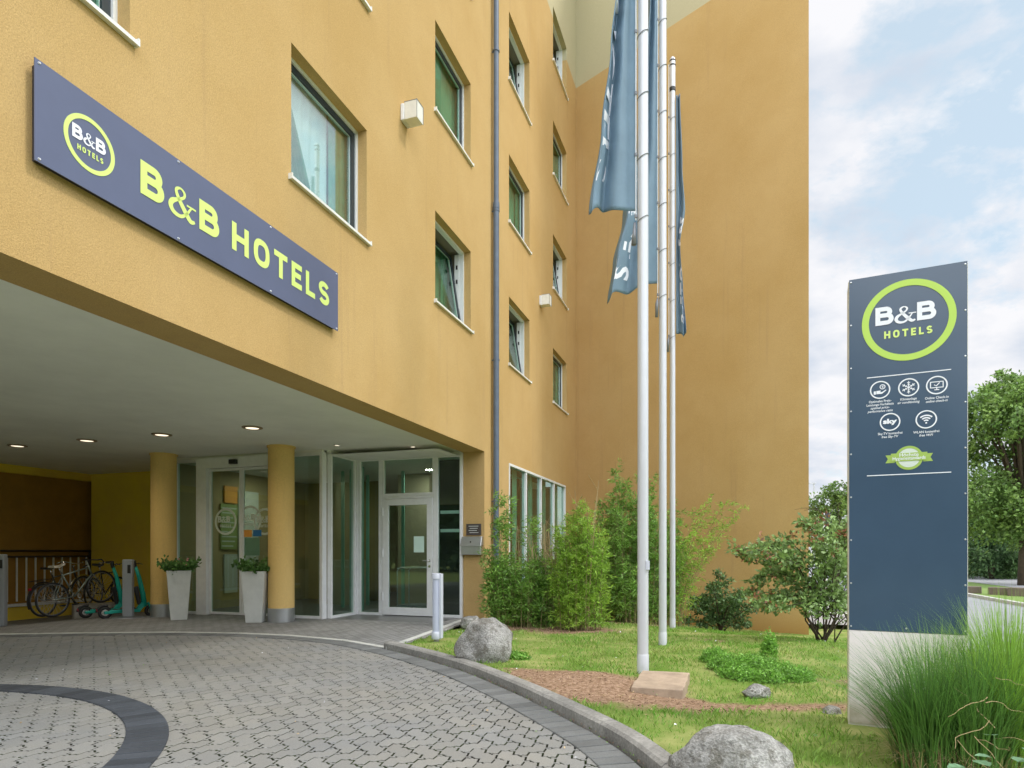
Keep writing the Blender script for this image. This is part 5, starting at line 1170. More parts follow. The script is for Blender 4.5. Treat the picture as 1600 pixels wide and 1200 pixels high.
# ------------------------------------------------------------------ bicycles
def bicycle(rear, front, label, drop, saddle_m, frame_m, fender, hpx=None, steer=0.):
    rear = Vector(rear); front = Vector(front); X = (front-rear); wb = X.length; X.normalize(); Y = EZ.cross(X).normalized(); Zv = X.cross(Y).normalized()
    t = thing('bicycle', rear, label, 'bicycle', 'bicycles parked in the porch'); r_ = .335
    f_ = lambda x, z, y=0: rear+X*x+Zv*z+Y*y
    fx = wb
    for nm, x in (('wheel', 0), ('wheel', fx)):
        c = f_(x, r_); w_ = MB().torus(c, r_-.016, .017, (X, Zv), 44, 8).build('wheel', M['rubber'], t, smooth=True)
        MB().torus(c, r_-.042, .009, (X, Zv), 44, 6).build('rim', M['aludark'], w_, smooth=True)
        mb = MB()
        for k in range(22): a_ = k*2*math.pi/22; s_ = (.02 if k % 2 else -.02); mb.tube([c+Y*s_+(X*math.cos(a_+.25)+Zv*math.sin(a_+.25))*.02, c+(X*math.cos(a_)+Zv*math.sin(a_))*(r_-.05)], .0016, 4)
        mb.build('spokes', M['bolt'], w_); mb = MB(); mb.tube([c-Y*.05, c+Y*.05], .018, 10); mb.build('hub', M['chrome'], w_, smooth=True)
    bb = (.44*wb/1.04, .29); st = (.27*wb/1.04, .80); hd0 = (fx-.155, .64); hd1 = (fx-.195, .83)
    mb = MB(); fr_ = .014
    mb.tube([f_(*bb), f_(*st)], fr_, 8); mb.tube([f_(*bb), f_(*hd0)], fr_*1.15, 8); mb.tube([f_(st[0]+.012, st[1]-.05), f_(hd1[0]+.01, hd1[1]-.04)], fr_, 8); mb.tube([f_(*hd0), f_(*hd1)], fr_*1.3, 8)
    for y in (-.055, .055): mb.tube([f_(0, r_, y), f_(bb[0]-.03, bb[1], y*.5)], .009, 6); mb.tube([f_(0, r_, y), f_(st[0]+.01, st[1]-.06, y*.3)], .008, 6)
    mb.build('frame', frame_m, t, smooth=True)
    mb = MB()
    for y in (-.05, .05): mb.tube([f_(fx, r_, y), f_(fx-.11, .56, y), f_(*hd0, y*.6)], .010, 6)
    mb.tube([f_(*hd0), f_(hd1[0]-.015, hd1[1]+.09)], .013, 8); mb.build('fork', frame_m, t, smooth=True)
    hx, hz_ = hd1[0]+.03, hd1[1]+.10; mb = MB(); mb.tube([f_(hd1[0]-.012, hd1[1]+.08), f_(hx+.04, hz_)], .013, 8)
    if drop:
        mb.tube([f_(hx+.04, hz_, -.20), f_(hx+.04, hz_, .20)], .012, 8)
        for y in (-.20, .20): mb.tube([f_(hx+.04, hz_, y), f_(hx+.12, hz_-.005, y*1.02), f_(hx+.155, hz_-.06, y*1.04), f_(hx+.11, hz_-.13, y*1.05), f_(hx+.02, hz_-.145, y*1.05)], .014, 8)
    else:
        mb.tube([f_(hx-.12, hz_+.06, -.30), f_(hx-.02, hz_+.07, -.22), f_(hx+.04, hz_+.03, -.06), f_(hx+.04, hz_+.03, .06), f_(hx-.02, hz_+.07, .22), f_(hx-.12, hz_+.06, .30)], .012, 8)
    mb.build('handlebar', M['black'] if drop else M['chrome'], t, smooth=True)
    MB().tube([f_(st[0], st[1]-.02), f_(st[0]-.035, st[1]+.13)], .012, 8).build('seat_post', M['chrome'], t, smooth=True)
    sx, sz = st[0]-.045, st[1]+.15; vs = []; n_ = 10
    for i in range(n_+1):
        q = i/n_; x = sx-.13+.27*q; w_ = .075*(1-S(q, .2, .75))+.018; h_ = .012*math.cos(q*6)
        vs += [f_(x, sz+h_-.02, -w_), f_(x, sz+h_+.022, -w_*.8), f_(x, sz+h_+.022, w_*.8), f_(x, sz+h_-.02, w_)]
    fs = [(i*4+k, (i+1)*4+k, (i+1)*4+(k+1) % 4, i*4+(k+1) % 4) for i in range(n_) for k in range(4)]+[(0, 1, 2, 3), (n_*4+3, n_*4+2, n_*4+1, n_*4)]
    mb = MB(); mb.add(vs, fs); mb.build('saddle', saddle_m, t, smooth=True, auto=50)
    mb = MB(); mb.torus(f_(*bb, -.05), .09, .006, (X, Zv), 28, 6); mb.tube([f_(bb[0], bb[1], -.07), f_(bb[0]+.10, bb[1]-.13, -.08)], .009, 6); mb.tube([f_(bb[0], bb[1], .07), f_(bb[0]-.10, bb[1]+.13, .08)], .009, 6)
    mb.tube([f_(bb[0], bb[1]+.09, -.05), f_(0, r_+.035, -.05)], .004, 5); mb.tube([f_(bb[0], bb[1]-.09, -.05), f_(0, r_-.035, -.05)], .004, 5); mb.build('crankset', M['chrome'], t, smooth=True)
    for s_ in (-1, 1): c_ = f_(bb[0]-s_*.10*-1 if s_ < 0 else bb[0]-.10, bb[1]+.13*s_, .12*s_); MB().hexa([c_+X*a+Y*b+Zv*c2 for c2 in (-.01, .01) for a, b in ((-.04, -.04), (.04, -.04), (.04, .04), (-.04, .04))]).build('pedal', M['black'], t)
    if fender:
        for x, a0_, a1_ in ((0, R(15), R(200)), (fx, R(55), R(185))): MB().torus(f_(x, r_), r_+.022, .016, (X, Zv), 28, 6, a0_, a1_).build('mudguard', M['black'] if x == 0 else M['chrome'], t, smooth=True)
        MB().lathe([(.028, -.01), (.03, .0), (.022, .025)], f_(-.28, r_+.26), 12, ax=(Y, Zv, -X)).build('tail_light', M['red'], t)
        mb = MB(); mb.tube([f_(-.22, .74, -.06), f_(.16, .74, -.06)], .006, 6); mb.tube([f_(-.22, .74, .06), f_(.16, .74, .06)], .006, 6); mb.tube([f_(-.22, .74, -.06), f_(-.22, .74, .06)], .006, 6); mb.tube([f_(-.02, .74, .06), f_(0, r_, .06)], .005, 6); mb.tube([f_(-.02, .74, -.06), f_(0, r_, -.06)], .005, 6); mb.build('luggage_rack', M['black'], t)
    return t
def gp(px, py, Z): return Vector((kx(px)*Z, Z, HZ(py, Z)))
bicycle(gp(88, 963.5, 12.3), gp(163, 941, 13.25), 'silver-green racing bicycle with pale saddle and dropped handlebar, front wheel raised', True, M['saddlew'], M['silver'], False)
bicycle(gp(70, 963.5, 12.75), gp(132, 948, 13.75), 'dark touring bicycle with black saddle, mudguards and red tail light', False, M['black'], mat('dark_frame_paint', (.03, .035, .03), .35), True)
bicycle(gp(146, 951, 13.9), gp(186, 946, 14.85), 'black bicycle at the back whose front wheel shows behind the scooter', False, M['black'], M['black'], False)
# low wheel rack the front wheels stand on
a_, b_ = gp(128, 944, 13.35), gp(204, 941, 13.9); d_ = (b_-a_); d_.z = 0; d_.normalize(); e_ = Vector((-d_.y, d_.x, 0)); ln = (b_-a_).length
mb = MB(); mb.box(-.15, ln, -.12, .42, -.38, -.005, 0, lambda x, y, z: a_+d_*x+e_*y+EZ*z); tag(mb.build('bicycle_rack_base', M['concrete'], None, bevel=.01), 'low concrete kerb block under the front wheels of the bicycles', 'kerb block')

# ------------------------------------------------------------------ e-scooters
def scooter(rear, front, label):
    rear, front = Vector(rear), Vector(front); X = front-rear; wb = X.length; X.normalize(); Y = EZ.cross(X).normalized(); Zv = X.cross(Y).normalized()
    t = thing('electric_scooter', rear, label, 'scooter', 'teal electric scooters'); f_ = lambda x, z, y=0: rear+X*x+Zv*z+Y*y; r_ = .115
    for x in (0, wb):
        c = f_(x, r_); w_ = MB().torus(c, r_-.028, .03, (X, Zv), 32, 10).build('wheel', M['rubber'], t, smooth=True)
        mb = MB(); mb.lathe([(.06, -.025), (.06, .025)], c, 24, ax=(X, Zv, Y)); mb.torus(c, .068, .008, (X, Zv), 28, 6); mb.build('hub', M['chrome'], w_, smooth=True, auto=40)
    mb = MB(); bxf = lambda a, b, c: f_(a, c, b)
    mb.hexa([f_(.10, .10, -.08), f_(wb-.20, .10, -.08), f_(wb-.20, .10, .08), f_(.10, .10, .08), f_(.06, .165, -.085), f_(wb-.17, .165, -.085), f_(wb-.17, .165, .085), f_(.06, .165, .085)])
    for y in (-.07, .07): mb.hexa([f_(-.02, .09, y-.012), f_(.14, .10, y-.012), f_(.14, .10, y+.012), f_(-.02, .09, y+.012), f_(-.02, .14, y-.012), f_(.14, .155, y-.012), f_(.14, .155, y+.012), f_(-.02, .14, y+.012)])
    mb.hexa([f_(wb-.22, .10, -.05), f_(wb-.10, .22, -.05), f_(wb-.10, .22, .05), f_(wb-.22, .10, .05), f_(wb-.26, .165, -.05), f_(wb-.17, .30, -.045), f_(wb-.17, .30, .045), f_(wb-.26, .165, .05)])
    mb.build('deck', M['teal'], t, bevel=.012)
    MB().hexa([f_(.12, .1655, -.07), f_(wb-.24, .1655, -.07), f_(wb-.24, .1655, .07), f_(.12, .1655, .07), f_(.12, .172, -.07), f_(wb-.24, .172, -.07), f_(wb-.24, .172, .07), f_(.12, .172, .07)]).build('foot_mat', M['rubber'], t)
    a_, b_ = (wb-.115, .20), (wb-.27, .98); mb = MB(); mb.tube([f_(*a_), f_(a_[0]-.03, .45), f_(b_[0]+.06, .78), f_(*b_)], [.05, .048, .036, .028], 14); mb.tube([f_(wb, r_, .045), f_(wb-.05, .27, .04), f_(*a_)], .018, 8); mb.tube([f_(wb, r_, -.045), f_(wb-.05, .27, -.04), f_(*a_)], .018, 8); mb.build('stem', M['teal'], t, smooth=True)
    MB().hexa([f_(wb-.235, .24, -.045), f_(wb-.175, .24, -.045), f_(wb-.175, .24, .045), f_(wb-.235, .24, .045), f_(wb-.30, .58, -.04), f_(wb-.225, .60, -.04), f_(wb-.225, .60, .04), f_(wb-.30, .58, .04)]).build('battery', M['black'], t, bevel=.012)
    mb = MB(); mb.tube([f_(b_[0]-.005, .96), f_(b_[0]-.02, 1.06)], [.03, .036], 12); mb.tube([f_(b_[0]-.07, 1.07, -.24), f_(b_[0]-.02, 1.08, -.10), f_(b_[0]-.02, 1.08, .10), f_(b_[0]-.07, 1.07, .24)], .018, 10)
    mb.tube([f_(b_[0]+.02, 1.05, .12), f_(b_[0]+.09, 1.02, .17)], .007, 6); mb.tube([f_(b_[0]+.02, 1.05, -.12), f_(b_[0]+.09, 1.02, -.17)], .007, 6); mb.build('handlebar', M['black'], t, smooth=True, auto=40)
    MB().torus(f_(0, r_), r_+.02, .022, (X, Zv), 16, 8, R(70), R(175)).build('mudguard', M['black'], t, smooth=True)
    MB().hexa([f_(-.135, .14, -.02), f_(-.115, .14, -.02), f_(-.115, .14, .02), f_(-.135, .14, .02), f_(-.145, .19, -.02), f_(-.125, .19, -.02), f_(-.125, .19, .02), f_(-.145, .19, .02)]).build('tail_light', M['red'], t)
    return t
scooter(gp(134, 966, 12.25), gp(201, 962, 12.75), 'teal electric scooter left of the grey parking post'); scooter(gp(164, 967, 11.95), gp(236, 963, 12.45), 'teal electric scooter standing between the grey parking post and the left column')

# ------------------------------------------------------------------ vegetation
def bamboo(name, base, rad, culms, label, leaf_m, cat='bamboo', group=None, seed=1, h0=1.0, h1=1.6, lean=.18, leafL=(.07, .115), leafW=.017, twigs=20, per=9, low=.12, bias=(0, 0), tall=(), dry=0, twl=(.12, .30), ex=(1, 1)):
    """tall: list of (dx, dy, height, leanx, leany) extra single culms"""
    global rng; old = rng; rng = np.random.default_rng(seed); z0 = gz(base[0], base[1]); t = thing(name, (base[0], base[1], z0), label, cat, group)
    mb = MB(); dr_mb = MB(); P_ = []; D_ = []
    specs = []
    for k in range(culms):
        a = rng.uniform(0, 6.28); r_ = rad*math.sqrt(rng.uniform()); edge = r_/rad
        specs.append((math.cos(a)*r_*ex[0], math.sin(a)*r_*ex[1], rng.uniform(h0, h1)*(1.08-.30*edge**2), math.cos(a)*lean*edge*rng.uniform(.5, 1.6)+bias[0], math.sin(a)*lean*edge*rng.uniform(.5, 1.6)+bias[1], 0))
    specs += [(*s_, 1) for s_ in tall]
    for (dx_, dy_, h_, lx, ly, tl) in specs:
        b_ = np.array([base[0]+dx_, base[1]+dy_, z0-.03]); pts = []
        for q in range(7):
            f = q/6; pts.append(b_+np.array([lx*h_*f**1.7, ly*h_*f**1.7, h_*(f-.10*abs(lx+ly)*f**3)]))
        mb.tube([tuple(p) for p in pts], .006 if not tl else .008, 5, r2=.002)
        nt = int(1.7*twigs*(h_/h1)*(1.0 if not tl else 1.15))
        for q in range(nt):
            f = low+(1-low)*rng.uniform()**(.85 if not tl else .55); x = f*6; i = min(5, int(x)); p = pts[i]+(pts[i+1]-pts[i])*(x-i)
            a = rng.uniform(0, 6.28); l_ = rng.uniform(*twl)*(1.15-.6*f) if not tl else rng.uniform(.10, .30)*(1.25-.8*f)+.04
            d = np.array([math.cos(a), math.sin(a), rng.uniform(.25, .9)]); d /= np.linalg.norm(d)
            n_ = rng.integers(per-3, per+4); fs_ = rng.uniform(.25, 1.0, n_)[:, None]; pp = p+d*l_*fs_+np.array([0, 0, -.25])*l_*fs_**2+rng.normal(size=(n_, 3))*.018
            dd = d*.7+rng.normal(size=(n_, 3))*.55+np.array([0, 0, -.25]); P_.append(pp); D_.append(dd)
            if q % 3 == 0: mb.tube([tuple(p), tuple(p+d*l_*.6+np.array([0, 0, -.09])*l_), tuple(p+d*l_+np.array([0, 0, -.25])*l_)], .0018, 3, cap=False)
    for k in range(dry):
        a = rng.uniform(0, 6.28); r_ = rad*rng.uniform(0, .9); h_ = rng.uniform(h1*.85, h1*1.25); lx, ly = rng.normal()*.10, rng.normal()*.10; b_ = Vector((base[0]+math.cos(a)*r_*ex[0], base[1]+math.sin(a)*r_*ex[1], z0))
        tip = b_+Vector((lx*h_, ly*h_, h_)); dr_mb.tube([b_, b_.lerp(tip, .5)+Vector((lx, ly, 0))*-.2, tip], .009, 4, r2=.004)
        for q in range(4):
            p = b_.lerp(tip, rng.uniform(.55, .98)); dr_mb.tube([p, p+Vector((rng.normal()*.12, rng.normal()*.12, rng.uniform(.12, .26)))], .003, 3, cap=False)
    P_ = np.concatenate(P_); D_ = np.concatenate(D_); ok_ = P_[:, 2] > z0+.02; P_, D_ = P_[ok_], D_[ok_]
    V, Fq_ = leaves(P_, D_, rng.uniform(*leafL, len(P_)), rng.uniform(leafW*.7, leafW*1.3, len(P_)), fold=.2, mid=.35)
    mb.build('culms', M['culm'], t); np_mesh('foliage', V, Fq_, leaf_m, t)
    if dry: dr_mb.build('dry_culms', M['dryculm'], t)
    rng = old; return t
def gxy(px, Z): return (kx(px)*Z, Z)
bg_ = 'bamboo clumps in front of the facade'
bamboo('bamboo', gxy(812, 10.7), .46, 58, 'bushy bamboo clump by the letter box pier, with tall wispy stems at its left', M['leafb'], seed=3, group=bg_, h0=.75, h1=1.35, lean=.15, twigs=17, per=10, low=.04,
       tall=[(-.30, .0, 2.3, -.03, 0), (-.26, .1, 2.15, .02, 0), (-.28, -.1, 1.8, -.02, 0), (-.40, .0, 1.3, -.10, 0), (.1, .1, 1.9, .06, 0)], dry=5, ex=(1, .7))
bamboo('bamboo', gxy(857, 10.9), .36, 34, 'bamboo clump with bare dry stems in front of the ribbon window', M['leafb'], seed=13, group=bg_, h0=.8, h1=1.45, lean=.12, twigs=16, per=10, low=.05, dry=34, ex=(1, .7))
bamboo('bamboo', gxy(908, 10.25), .34, 48, 'dense bright green bamboo clump between the ribbon window and the wall corner', M['leafb2'], seed=4, group=bg_, h0=1.2, h1=1.95, lean=.07, twigs=24, per=11, low=.03, dry=5, ex=(1, .7), leafL=(.055, .095), leafW=.014, tall=[(-.06, 0, 2.08, 0, 0)])
bamboo('bamboo', gxy(990, 12.6), .78, 120, 'tallest bamboo clump, dark green and standing behind the flagpoles', M['leafb'], seed=6, group=bg_, h0=1.6, h1=2.85, lean=.09, twigs=26, per=10, low=.04, leafL=(.065, .11),
       tall=[(-.30, 0, 3.25, -.02, 0), (-.2, .1, 2.5, -.1, 0), (.1, 0, 2.95, .02, 0), (.2, 0, 3.0, .05, 0), (-.45, -.1, 2.3, -.08, 0), (-.1, 0, 2.9, -.02, 0)], ex=(1, .8))
bamboo('bamboo', gxy(1052, 12.5), .28, 18, 'feathery bamboo leaning right across the plain side wall', M['leafb2'], seed=7, group=bg_, h0=1.5, h1=2.5, lean=.12, twigs=20, per=9, low=.06, bias=(.22, -.03), leafL=(.055, .09), leafW=.015,
       tall=[(.1, 0, 2.7, .42, 0), (.12, 0, 2.5, .50, 0), (.0, 0, 2.75, .30, 0), (.1, 0, 2.55, .36, 0), (.1, 0, 2.2, .44, 0), (.15, 0, 1.9, .45, 0)])
bamboo('bamboo', gxy(985, 11.9), .26, 14, 'low broad-leaved bamboo shoots between the two nearer flagpoles', M['leafb'], seed=17, group=bg_, h0=.8, h1=1.35, lean=.2, twigs=15, per=8, low=.1, leafL=(.10, .16), leafW=.020)

def limb_shrub(name, base, label, cat, branches, leaf_m, leaf_s, n_leaf, seed, tip_m=None, group=None, trunk_r=.03, sub=7, spread=.16, bark='bark2', droop=.0, z0=None):
    """branches: list of polylines relative to the base; leaves gather along side twigs"""
    global rng; old = rng; rng = np.random.default_rng(seed); z0 = gz(*base) if z0 is None else z0; t = thing(name, (*base, z0), label, cat, group); B = np.array([*base, z0-.03]); mb = MB(); P_ = []; D_ = []; T_ = []; TD = []
    for br in branches:
        pts = [B+np.array(p) for p in br]; L_ = len(pts)-1; mb.tube([tuple(p) for p in pts], trunk_r, 6, r2=trunk_r*.18)
        for q in range(n_leaf):
            f = .25+.75*rng.uniform()**.8; x = f*L_; i = min(L_-1, int(x)); p = pts[i]+(pts[i+1]-pts[i])*(x-i); ax = unit((pts[i+1]-pts[i])[None])[0]
            d = unit((rng.normal(size=3)*np.array([1, 1, .55])+ax*.9)[None])[0]; l_ = rng.uniform(.4, 1)*spread*(1.3-.5*f)
            e = p+d*l_; e[2] -= droop*l_
            if e[2] < z0+.04: continue
            if q % 2 == 0: mb.tube([tuple(p), tuple(p+d*l_*.5+np.array([0, 0, .01])), tuple(e)], .0025, 3, cap=False)
            n_ = sub; fr = rng.uniform(.35, 1.1, n_)[:, None]; pp = p+(e-p)*fr+rng.normal(size=(n_, 3))*.02; dd = d+rng.normal(size=(n_, 3))*.8+np.array([0, 0, -.2])
            if tip_m and f > .82 and rng.uniform() < .22: T_.append(pp); TD.append(dd)
            else: P_.append(pp); D_.append(dd)
    P_ = np.concatenate(P_); D_ = np.concatenate(D_); V, Fq_ = leaves(P_, D_, rng.uniform(leaf_s*.7, leaf_s*1.25, len(P_)), rng.uniform(leaf_s*.42, leaf_s*.62, len(P_)), fold=.12, mid=.5)
    mb.build('stems', M[bark], t, smooth=True); np_mesh('foliage', V, Fq_, leaf_m, t)
    if T_:
        P_ = np.concatenate(T_); D_ = np.concatenate(TD); V, Fq_ = leaves(P_, D_, rng.uniform(leaf_s*.6, leaf_s, len(P_)), leaf_s*.5, mid=.5); np_mesh('young_leaves', V, Fq_, tip_m, t)
    rng = old; return t
# dark shrub by the side wall
rs_ = random.Random(2); br = []
for k in range(11):
    a_ = k*2.4; s_ = (.18+.3*(k % 3)/2)*1.3; br.append([(0, 0, 0), (math.cos(a_)*.06, math.sin(a_)*.05, .25), (math.cos(a_)*s_*.9, math.sin(a_)*s_*.6, .45+.12*(k % 4)), (math.cos(a_)*s_*1.45, math.sin(a_)*s_, .62+.22*(k % 4)*(1.1-s_))])
br += [[(0, 0, 0), (.02, 0, .5), (.0, 0, 1.0), (-.02, 0, 1.38)], [(0, 0, 0), (-.2, 0, .2), (-.45, 0, .28), (-.72, .0, .33)], [(0, 0, 0), (.15, 0, .18), (.4, 0, .30), (.55, 0, .22)], [(0, 0, 0), (.1, 0, .5), (.38, 0, .8), (.66, 0, .95)], [(0, 0, 0), (-.1, 0, .4), (-.3, 0, .6), (-.42, 0, .72)]]
limb_shrub('shrub', gxy(1126, 13.6), 'dark green rounded shrub against the foot of the plain side wall', 'shrub', br, M['leafd'], .075, 44, 5, group='shrubs by the side wall', spread=.20, trunk_r=.018, sub=7)
# wide multi-stemmed shrub left of the pylon: Z about 9
ZS = 9.2; bx_ = gxy(1287, ZS); zg_ = gz(*bx_)
def rp(px, py, dy=0.): return (kx(px)*(ZS+dy)-bx_[0], dy, HZ(py, ZS+dy)-zg_+.03)
br = []
for path in ([(1285, 960), (1278, 900), (1240, 850), (1190, 862), (1150, 856)], [(1287, 950), (1265, 890), (1225, 872), (1180, 858)], [(1288, 960), (1260, 905), (1215, 895), (1180, 905)], [(1286, 965), (1262, 935), (1225, 925), (1195, 945)], [(1288, 970), (1255, 942), (1215, 950), (1180, 938)],
             [(1290, 955), (1282, 880), (1277, 830), (1262, 818)], [(1292, 960), (1296, 880), (1300, 830), (1290, 812)], [(1295, 960), (1312, 900), (1320, 850), (1318, 822)], [(1294, 965), (1316, 930), (1330, 895), (1345, 870)], [(1292, 965), (1310, 940), (1330, 930), (1350, 925)],
             [(1288, 955), (1270, 890), (1250, 860), (1225, 842)], [(1290, 960), (1300, 915), (1305, 880), (1300, 850)], [(1287, 960), (1255, 915), (1232, 905), (1205, 885)], [(1285, 955), (1250, 895), (1205, 878), (1165, 868)], [(1287, 965), (1250, 930), (1215, 930), (1180, 922)], [(1286, 960), (1245, 880), (1215, 855), (1175, 850)], [(1290, 962), (1288, 900), (1290, 870), (1275, 845)]):
    path = [(1288+random.uniform(-30, 42), random.uniform(955, 972))]+path[1:]; dyy = random.uniform(-.5, .45); br.append([(random.uniform(-.08, .10), random.uniform(-.10, .10), 0)]+[rp(x, y, dyy*(i+1)/len(path)) for i, (x, y) in enumerate(path)])
limb_shrub('shrub', bx_, 'wide airy multi-stemmed shrub with reddish tips left of the pylon sign', 'shrub', br, M['leafs'], .078, 58, 8, tip_m=M['leafr'], spread=.24, trunk_r=.0125, sub=6)
# bare twiggy branch rising behind it
limb_shrub('sapling', gxy(1304, 10.6), 'nearly bare twiggy sapling reaching up between side wall and pylon', 'shrub', [[(0, 0, 0), (.02, 0, 1.3), (-.05, 0, 2.0), (-.36, 0, 2.35)], [(0, 0, 1.2), (.1, 0, 1.9), (.05, 0, 2.3), (.2, 0, 2.6)], [(0, 0, 1.5), (-.1, 0, 2.1), (-.25, 0, 2.25), (-.5, 0, 2.28)]], M['leafs'], .03, 14, 9, spread=.25, sub=1, trunk_r=.010)

def herb_patch(name, cells, label, seed, leaf=(.02, .04), h=.16, m_='herb', cat='ground plant', dens=230):
    global rng; old = rng; rng = np.random.default_rng(seed); P_ = []; D_ = []
    for (x, y, r_, hh) in cells:
        n_ = int(dens*(r_/.2)**2*1.5); a = rng.uniform(0, 6.28, n_); rr_ = r_*np.sqrt(rng.uniform(size=n_)); xx = x+np.cos(a)*rr_; yy = y+np.sin(a)*rr_*.75; top = hh*np.sqrt(np.maximum(0, 1-(rr_/r_)**2))*rng.uniform(.55, 1.1, n_)
        for i in range(n_):
            z = gz(xx[i], yy[i]); c = np.array([xx[i], yy[i], z+top[i]*rng.uniform(.35, 1)]); k = 7; P_.append(c+rng.normal(size=(k, 3))*.014); D_.append(rng.normal(size=(k, 3))+np.array([0, 0, .5]))
    P_ = np.concatenate(P_); D_ = np.concatenate(D_); V, Fq_ = leaves(P_, D_, rng.uniform(*leaf, len(P_)), rng.uniform(leaf[0]*.45, leaf[1]*.5, len(P_)), mid=.5)
    c0 = cells[0]; o = np_mesh(name, V, Fq_, M[m_], None, (c0[0], c0[1], gz(c0[0], c0[1]))); rng = old; return tag(o, label, cat)
hp = []
for px, py, r_, hh in ((1118, 1030, .17, .17), (1140, 1042, .22, .20), (1150, 1052, .16, .16), (1168, 1038, .20, .15), (1192, 1044, .22, .16), (1215, 1050, .20, .14), (1238, 1056, .19, .14), (1250, 1048, .12, .10), (1205, 1060, .14, .13), (1165, 1056, .12, .12)):
    g = G(px, py+6); hp.append((g.x, g.y, r_, hh))
herb_patch('herb_patch', hp, 'low spreading patch of bright green herbs behind the small round stone', 3)
g = G(1201, 1030); herb_patch('upright_herb', [(g.x, g.y, .09, .32), (g.x+.02, g.y, .07, .38)], 'small upright green herb tuft behind the low herb patch', 4, leaf=(.03, .05))
g = G(867, 1042); herb_patch('weed', [(G(807, 1034).x, G(807, 1034).y, .13, .07)], 'flat rosette of weeds at the right foot of the knee-high boulder', 6, leaf=(.03, .055), dens=160)

def tree(name, base, trunk_h, trunk_r, blobs, label, leaf_m, leaf_s, n_, seed, z0, group='trees by the road', bark='bark'):
    """blobs: (dx, dy, z, rx, rz): clumps of foliage, each reached by a limb"""
    global rng; old = rng; rng = np.random.default_rng(seed); t = thing(name, (*base, z0), label, 'tree', group); B = Vector((*base, z0)); mb = MB(); mb.tube([B-EZ*.2, B+EZ*trunk_h*.5+Vector((.05, 0, 0)), B+EZ*trunk_h], trunk_r, 12, r2=trunk_r*.6); P_ = []; D_ = []
    tot = sum(b[3]**2*b[4] for b in blobs)
    for (dx_, dy_, z, rx, rz) in blobs:
        c = B+Vector((dx_, dy_, z)); mb.tube([B+EZ*trunk_h*rng.uniform(.6, 1), (B+EZ*trunk_h).lerp(c, .5)+Vector((0, 0, .2)), c+EZ*rz*.5], trunk_r*.35, 6, r2=trunk_r*.06)
        k = max(3, int(n_*(rx**2*rz)/tot)); nc = max(8, k//26)
        cd_ = rdirs(nc)*rng.uniform(.45, 1.0, nc)[:, None]**.6; cc = np.array(tuple(c))+cd_*np.array([rx, rx, rz])*(1+.22*rng.normal(size=(nc, 1))*.6)
        pick = rng.integers(0, nc, k); pp = cc[pick]+rng.normal(size=(k, 3))*rx*.12; P_.append(pp); D_.append(rng.normal(size=(k, 3))*.8+cd_[pick]*.8+np.array([0, 0, -.35]))
    P_ = np.concatenate(P_); D_ = np.concatenate(D_); V, Fq_ = leaves(P_, D_, rng.uniform(leaf_s*.6, leaf_s*1.3, len(P_)), rng.uniform(leaf_s*.4, leaf_s*.7, len(P_)), fold=.1, mid=.5)
    mb.build('trunk', M[bark], t, smooth=True); np_mesh('crown', V, Fq_, leaf_m, t); rng = old; return t
def blobs(seed, n_, R0, zc, rzc, r_=(.9, 1.5)):
    rr_ = random.Random(seed); out = []
    for k in range(n_):
        a = rr_.uniform(0, 6.28); zz = rr_.uniform(-1, 1); q = math.sqrt(max(0, 1-zz*zz))*rr_.uniform(.45, 1.0); r0 = rr_.uniform(*r_)*(1.15-.45*max(0, zz)); out.append((math.cos(a)*q*R0, math.sin(a)*q*R0, zc+zz*rzc, r0, r0*.85))
    return out
GZF = -.6
ZT = 33; bx2 = (kx(1600)*ZT, ZT)
tree('street_tree', bx2, 5.0, .30, blobs(5, 44, 3.0, 6.8, 3.9, (1.1, 1.7)), 'large maple-like street tree with a thick trunk cut by the right edge', M['leaft'], .22, 42000, 3, GZF)
ZT = 41
tree('tree', (kx(1548)*ZT, ZT), 2.0, .2, blobs(8, 18, 2.2, 2.3, 2.1, (1.0, 1.6)), 'dark bushy tree with low foliage just right of the pylon', M['leaftd'], .22, 14000, 4, GZF)
tree('tree', (kx(1600)*44, 44), 2.0, .2, blobs(9, 18, 2.8, 2.2, 2.0, (1.1, 1.7)), 'dark bushy tree behind the thick street trunk', M['leaftd'], .22, 12000, 5, GZF)
tree('tree', (kx(1500)*47, 47), 2.5, .2, blobs(10, 16, 3.0, 3.0, 2.6, (1.2, 1.9)), 'tall hazy tree rising mostly behind the pylon sign', M['leaft'], .24, 12000, 6, GZF)
tree('tree', (kx(1306)*30, 30), 2.2, .14, blobs(11, 16, 1.15, 2.9, 1.75, (.6, 1.0)), 'rounded green tree in the gap between side wall and pylon', M['leaft'], .15, 15000, 7, GZF)
tree('tree', (kx(1350)*40, 40), 2.2, .16, blobs(12, 14, 2.4, 2.6, 1.9, (1.0, 1.5)), 'broad green tree mostly hidden behind the pylon sign', M['leaftd'], .2, 9000, 8, GZF)

